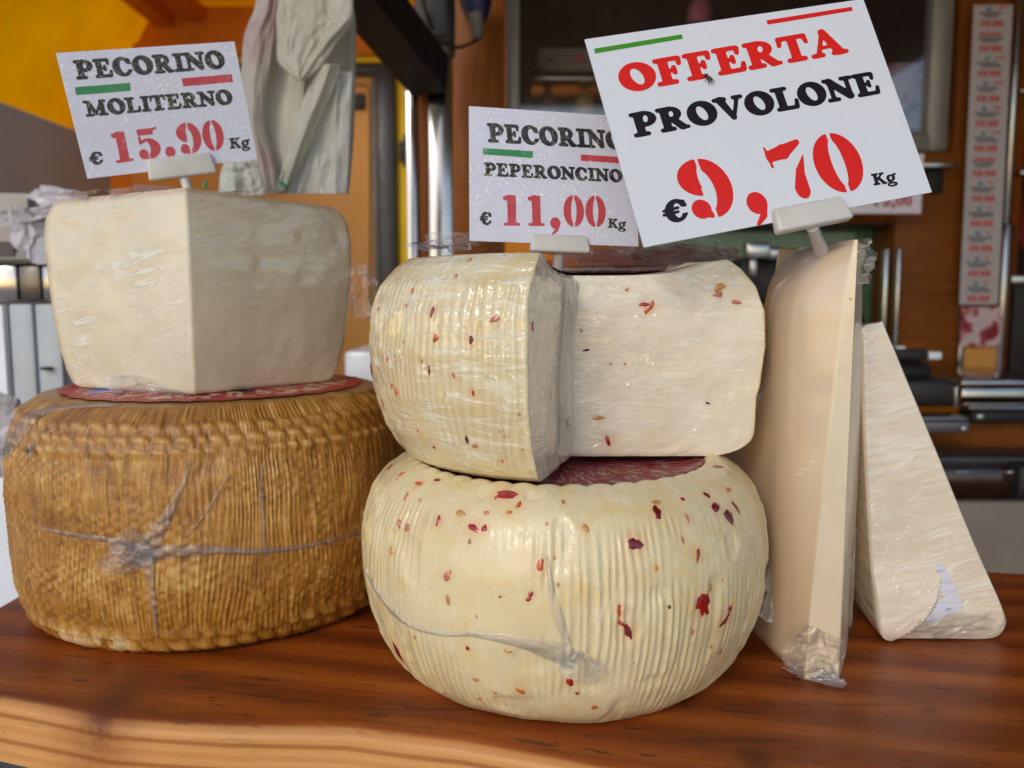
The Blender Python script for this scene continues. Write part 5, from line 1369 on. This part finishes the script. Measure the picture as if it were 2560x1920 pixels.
bag_sheet('bag', [(405, 560, 640), (440, 550, 655), (488, 545, 665)], .90, BAG2, T, [(.3, .2, .01, .2), (.7, .15, .008, .1)], 6, .006)
GP = plain('green_print', lin(30, 140, 84), .4)
m = MB(); m.tube([at(697, 450, .925), at(706, 459, .924), at(718, 467, .924)], [.0012, .0022, .0014], 6); m.build('green_print_mark', GP, T)
m = MB(); m.tube([at(514, 448, .888), at(511, 464, .888), at(520, 474, .888)], [.001, .0024, .001], 6); m.build('green_print_mark', GP, T)

# right: display fridge
yf = 2.05
T = one('display_fridge', 'grey-framed display fridge with dark interior behind the signs', 'fridge', [
    ('frame', GREYF, [bx(1265, -220, 1300, 520, yf, .05, .006), bx(2332, -220, 2386, 378, yf, .05, .006), bx(1301, 332, 2331, 378, yf, .05, .006)]),
    ('cavity', plain('dark_liner', lin(60, 44, 46), .6, var=.3), [bx(1300, -220, 2331, 331, yf + .55, .02), bx(1290, -220, 1301, 331, yf + .06, .48), bx(2331, -220, 2342, 331, yf + .06, .48), bx(1302, 333, 2330, 345, yf + .06, .48)]),
    ('shelf', STEEL, [bx(1330, 192, 2310, 199, yf + .16, .3, .002)])])
t = NT('fridge_glass')
gm = t.n('MixShader', {'Fac': .10, 1: t.n('BsdfTransparent', {'Color': (.86, .84, .86, 1)}).outputs[0], 2: t.n('BsdfGlossy', {'Roughness': .05}).outputs[0]}); t.t.links.new(gm.outputs[0], t.out.inputs[0])
m = MB(); m.box(*[np.array(q) for q in slab(1301, -220, 2331, 331, yf + .020, .004)]); m.build('pane', t.m, T)
c0, c1 = slab(1344, 118, 1500, 178, yf + .20, .2)
TT = one('control_box', 'grey box with a red lamp on the fridge shelf', 'box', [('body', plain('olive_grey_box', lin(150, 146, 128), .5), [(c0, c1, .006)]), ('lamp', plain('red_lamp', lin(226, 90, 90), .3), [bx(1440, 137, 1458, 154, yf + .19, .01, .003)]), ('badge', BLACK, [bx(1370, 146, 1384, 152, yf + .197, .002)])])
WAX = plain('cheese_wax_yellow', lin(206, 176, 90), .4)
for (u0, u1, vt, mt, lab) in ((1345, 1390, 225, plain('cheese_wax_brown', lin(150, 110, 70), .4), 'brown bottle-shaped cheese in the fridge under the shelf'), (1432, 1486, 228, WAX, 'yellow rounded cheese in the fridge under the shelf')):
    c = at((u0 + u1) / 2, 330, yf + .26); rr = (u1 - u0) / 2 / FPX * (yf + .26); hh = at(0, vt, yf + .26)[2] - c[2]
    m = MB(); m.lathe([(rr * .9, 0), (rr, hh * .15), (rr, hh * .6), (rr * .8, hh * .85), (rr * .4, hh * .98), (.002, hh)], c, 20)
    tag(m.build('stored_cheese', mt), lab, 'cheese', 'cheeses kept in the fridge')
c = at(1748, 40, yf + .2); m = MB(); m.lathe([(.03, -.02), (.034, .0), (.026, .03), (.008, .05), (.002, .052)], c, 16)
tag(m.build('pink_ham', plain('pink_meat', lin(214, 130, 140), .4)), 'pink tip of a ham showing above the big sign', 'ham')
t = NT('leaflet_print'); ob = t.obj()
LF = t.p(base=t.ramp(t.noise(ob, 22, 3), [(.38, lin(70, 78, 128)), (.48, lin(190, 190, 204)), (.56, lin(202, 190, 196)), (.66, lin(150, 40, 56))], 'EASE'), rough=.4)
one('leaflet', 'printed blue and red leaflet inside the fridge door at right', 'leaflet', [('sheet', LF, [bx(2215, 158, 2306, 318, yf + .075, .002)])])

# below the fridge: tiles, hood ledge, far price card
t = NT('green_mosaic'); ob = t.obj()
br = t.n('TexBrick', {'Vector': t.map(ob, (1, 1, 1), (R(90), 0, 0)), 'Color1': lin(46, 104, 70), 'Color2': lin(70, 128, 84), 'Mortar': lin(120, 136, 110), 'Scale': 1.0, 'Mortar Size': .0012, 'Brick Width': .012, 'Row Height': .012}, offset=0.0)
TILE = t.p(base=br.outputs['Color'], rough=t.ramp(br.outputs['Fac'], [(0, .18), (1, .7)]), normal=t.bump(t.math('SUBTRACT', 1.0, br.outputs['Fac']), .002), coat=.4)
c0, c1 = slab(1600, 470, 2230, 1100, 2.12, .03)
struct('tiled_wall', TILE, [(c0, c1)])
one('hood_ledge', 'dark ledge over the green mosaic tiles', 'ledge', [('ledge', DARKM, [bx(1600, 512, 2228, 566, 2.02, .1, .004)]), ('under_rail', WOODV, [bx(1600, 530, 2240, 558, 2.005, .012, .003)])])
c0, c1 = slab(2100, 384, 2306, 534, 1.88, .003)
T = thing('price_card', ((c0[0] + c1[0]) / 2, 1.88, c0[2]), 'small white price card half hidden behind the big sign', 'price card')
m = MB(); m.box(c0, c1); m.build('card', m_print('plain_card', lin(226, 216, 226), False), T)
nn = np.array([0, -1.0, 0])
lettering('price', '5,00', at(2206, 517, 1.8795), at(2280, 515, 1.8795), at(2204, 486, 1.8795), nn, m_print('dull_red_ink', lin(176, 60, 72), False), T, None, .001)
lettering('euro_mark', '€', at(2184, 516, 1.8795), at(2197, 516, 1.8795), at(2183, 500, 1.8795), nn, INK[False], T, None, .001)
one('metal_shelf', 'thin metal shelf on the brown cabinet under the fridge', 'shelf', [('tray', STEEL, [bx(2300, 405, 2398, 418, 1.95, .1, .003)]), ('bracket', BLACK, [bx(2318, 424, 2360, 480, 1.98, .06, .004)])])
# brown cabinet with two bright edge strips
T = one('brown_cabinet', 'brown wood cabinet side right of the green tiles', 'cabinet', [
    ('side_panel', WOODB, [bx(2232, 380, 2408, 1010, 2.0, .12, .004)]),
    ('edge_strip', STEEL, [bx(2208, 620, 2220, 900, 1.985, .02, .003), bx(2240, 620, 2250, 900, 1.98, .02, .003)]),
    ('upper_rail', WOODV, [bx(2230, 330, 2410, 379, 2.06, .05, .003)])])
# slicer knob and spout
T = thing('meat_slicer', at(2000, 1000, 1.9), 'dark meat slicer with grey knob partly hidden by the cheeses', 'slicer')
m = MB(); m.box(*[np.array(q) for q in slab(1868, 606, 1930, 646, 1.86, .05)], .006); m.box(*[np.array(q) for q in slab(1918, 616, 1960, 650, 1.88, .04)], .008); m.build('knob', STEEL, T)
m = MB(); m.box(*[np.array(q) for q in slab(1876, 647, 1894, 690, 1.88, .02)], .004); m.build('stem', STEEL, T)
m = MB(); m.box(*[np.array(q) for q in slab(1850, 640, 2080, 760, 1.93, .12)], .02); m.build('housing', BLACK, T)
m = MB(); m.box(*[np.array(q) for q in slab(2100, 780, 2172, 850, 1.93, .1)], .02); m.build('base', BLACK, T)
# wooden post with the strip of price cards
WP = [bx(2388, -220, 2560, 1010, 2.03, .05, .003)]
one('wood_post', 'orange-brown wooden post carrying the column of price cards', 'post', [('post', WOODV, WP)])
one('steel_upright', 'bright steel upright at the right edge beside the price cards', 'post', [('upright', STEEL, [bx(2533, -120, 2549, 560, 1.99, .03, .003)]), ('lower_upright', MIRROR, [bx(2502, 561, 2528, 960, 1.985, .03, .003)]), ('left_trim', STEEL, [bx(2398, 766, 2412, 970, 1.985, .02, .003)])])
CPT = m_print('price_card_paper', lin(186, 178, 178), False)
PR = m_print('price_card_red', lin(196, 88, 84), False); PK = m_print('price_card_grey', lin(84, 86, 96), False); PG = m_print('price_card_blue', lin(70, 110, 150), False); PN = m_print('price_card_green', lin(60, 140, 110), False)
ORD = ['topmost', 'second', 'third', 'fourth', 'fifth', 'sixth', 'seventh', 'eighth', 'ninth', 'tenth', 'eleventh', 'twelfth']
v0 = 12.0
for i in range(12):
    h = 62.5; dx = -i * 3.1
    ul, ur = 2434 + dx, 2531 + dx
    yy = 1.972
    c0, c1 = slab(ul, v0, ur, v0 + h - .6, yy, .0015)
    T = thing('shelf_price_card', ((c0[0] + c1[0]) / 2, yy, c0[2]), ORD[i] + ' white price card from the top in the column on the wooden post', 'price card', 'price cards in a column on the wooden post')
    m = MB(); m.box(c0, c1); cd_ = m.build('card', CPT, T)
    def dash(nm, mt, segs, va, vb):
        m = MB()
        for a, b in segs: m.box(*[np.array(q) for q in slab(ul + a, v0 + va, ul + b, v0 + vb, yy - .0012, .0008)], .0006 if b - a > 4 else 0)
        tag(m.build(nm, mt, cd_), kind='stuff')
    red_head = i in (1, 6)
    if red_head: dash('heading', PR, [(18 + 7 * k, 24 + 7 * k) for k in range(8)], 7, 15)
    else:
        dash('heading', PN if i % 3 == 2 else PG, [(34, 45)], 6, 14); dash('flag_mark', PR, [(62, 84) if i < 6 else (60, 70)], 5, 10)
    j = rng.integers(0, 6)
    dash('text_line', PK, [(12 + j + 9 * k, 20 + j + 9 * k) for k in range(7 - int(j > 3))], 18, 23)
    dash('text_line', PK, [(20 + j + 9 * k, 28 + j + 9 * k) for k in range(4 + i % 3)], 26, 31)
    dash('price_figures', PR, [(18, 26), (29, 40), (44, 47), (50, 61), (63, 74)], 39, 54)
    v0 += h
t = NT('meat_photo_print'); ob = t.obj()
MP = t.p(base=t.ramp(t.noise(ob, 30, 4, .6, .5), [(.36, lin(120, 24, 40)), (.48, lin(168, 60, 70)), (.56, lin(214, 190, 190)), (.68, lin(196, 180, 182))]), rough=.35)
one('meat_poster', 'small red and white meat picture under the column of price cards', 'poster', [('sheet', MP, [bx(2402, 768, 2502, 866, 1.975, .002)])])
one('tan_panel', 'tan panel below the meat picture', 'panel', [('panel', TANP, [bx(2402, 868, 2500, 950, 1.99, .01)])])
# far right shelf with meat
T = one('meat_shelf', 'steel shelf unit with red meat at the right edge', 'shelf', [
    ('back', DARKM, [bx(2552, -200, 2760, 960, 2.35, .02)]), ('shelf', STEEL, [bx(2552, 222, 2760, 230, 2.0, .3, .002)]), ('shelf', STEEL, [bx(2552, 425, 2760, 436, 2.0, .3, .002)]), ('shelf', STEEL, [bx(2530, 690, 2760, 708, 1.99, .3, .002)]), ('lower_door', BLACK, [bx(2530, 710, 2760, 948, 2.0, .03, .004)])])
for k, (v, lab) in enumerate(((500, 'cut red meat on the lower steel shelf at the right edge'), (300, 'dark red meat on the middle steel shelf at the right edge'), (140, 'pink meat on the top steel shelf at the right edge'))):
    c = at(2600, v + 120, 2.1)
    m = MB(); m.lathe([(.06, 0), (.075, .02), (.07, .08), (.05, .11), (.01, .12)], c, 18)
    tag(m.build('meat_piece', plain('raw_meat_%d' % k, lin(*((150, 60, 64), (110, 34, 40), (190, 110, 108))[k]), .35)), lab, 'meat', 'meat pieces on the steel shelf')
# counters, rails and panels at lower right
T = one('knife', 'black-handled knife with white tip on the back counter', 'knife', [('handle', BLACK, [bx(2236, 874, 2324, 902, 1.50, .03, .006)]), ('white_tip', WHITE, [bx(2324, 880, 2356, 899, 1.498, .03, .003)]), ('tag', WHITE, [bx(2244, 866, 2264, 872, 1.50, .01, .001)])])
one('dark_slicer_base', 'dark machine base under the knife at right', 'machine', [('base', BLACK, [bx(2180, 903, 2340, 960, 1.55, .15, .02)]), ('body', DARKM, [bx(2200, 950, 2398, 1018, 1.52, .2, .012)]), ('plate_edge', STEEL, [bx(2388, 968, 2394, 1018, 1.515, .02, .001)])])
one('steel_basin', 'shiny steel basin at the lower right edge', 'basin', [('rim', MIRROR, [bx(2404, 950, 2700, 968, 1.62, .3, .006)]), ('front', MIRROR, [bx(2404, 969, 2700, 1012, 1.60, .02, .008)]), ('rail', STEEL, [bx(2424, 1016, 2700, 1026, 1.5, .05, .004)]), ('under_rail', BLACK, [bx(2430, 1027, 2700, 1056, 1.52, .05, .004)]), ('screw', STEEL, [bx(2444, 1036, 2462, 1050, 1.512, .01, .002)])])
one('steel_rail', 'short steel rail with bolt below the dark machine', 'rail', [('rail', STEEL, [bx(2260, 1043, 2424, 1052, 1.44, .06, .004)]), ('lower_face', plain('grey_rail', lin(116, 112, 116), .35, .6), [bx(2264, 1053, 2426, 1082, 1.45, .05, .004)]), ('bolt', STEEL, [bx(2404, 1066, 2420, 1080, 1.44, .01, .003)])])
one('wood_partition', 'brown wood front panel under the steel rails', 'panel', [('panel', WOODB, [bx(1800, 1057, 2760, 1140, 1.56, .04)])])
one('drawer_unit', 'dark glossy drawer front with bright handles at right', 'drawer', [('front', plain('gloss_dark_brown', lin(56, 34, 26), .2, var=.2, coat=.8), [bx(1800, 1170, 2544, 1254, 1.40, .1, .012)]), ('top_rail', plain('dark_grey_rail', lin(70, 68, 70), .3, .5), [bx(1800, 1142, 2760, 1166, 1.42, .1, .006)]), ('handle', STEEL, [bx(2390, 1178, 2430, 1184, 1.395, .01, .002)]), ('handle', STEEL, [bx(2520, 1178, 2546, 1186, 1.395, .01, .002)]), ('side', BLACK, [bx(2546, 1164, 2760, 1300, 1.38, .1, .01)])])
one('grey_board', 'plain grey-brown board under the drawer beyond the counter', 'board', [('board', plain('grey_brown_board', lin(124, 112, 102), .6, var=.08), [bx(1800, 1256, 2760, 1900, 1.30, .02, .003)])])
one('back_counter', 'dark counter top behind the cheeses', 'counter', [('top', DARKM, [((-.30, 1.30, -.12), (.55, 1.9, -.08), .004)]), ('front', WOODB, [((-.30, 1.33, ZF), (.55, 1.35, -.121))])])
# film-wrapped goods under the front edge of the counter, lower left
T = thing('wrapped_tray', (-.30, .55, -.22), 'dark goods under clear film below the left end of the counter', 'tray')
m = MB(); m.box(np.array([-.60, .44, -.20]), np.array([.05, .85, -.12]), .02); m.build('goods', plain('dark_goods', lin(64, 52, 58), .5, var=.4, scale=40, bumpd=.004), T)
crumple('film_cover', (-.28, .60, -.105), np.array([.34, 0, 0]), np.array([0, .2, 0]), np.array([0, 0, .012]), FILM2, T, 301, 50, .2, 6)
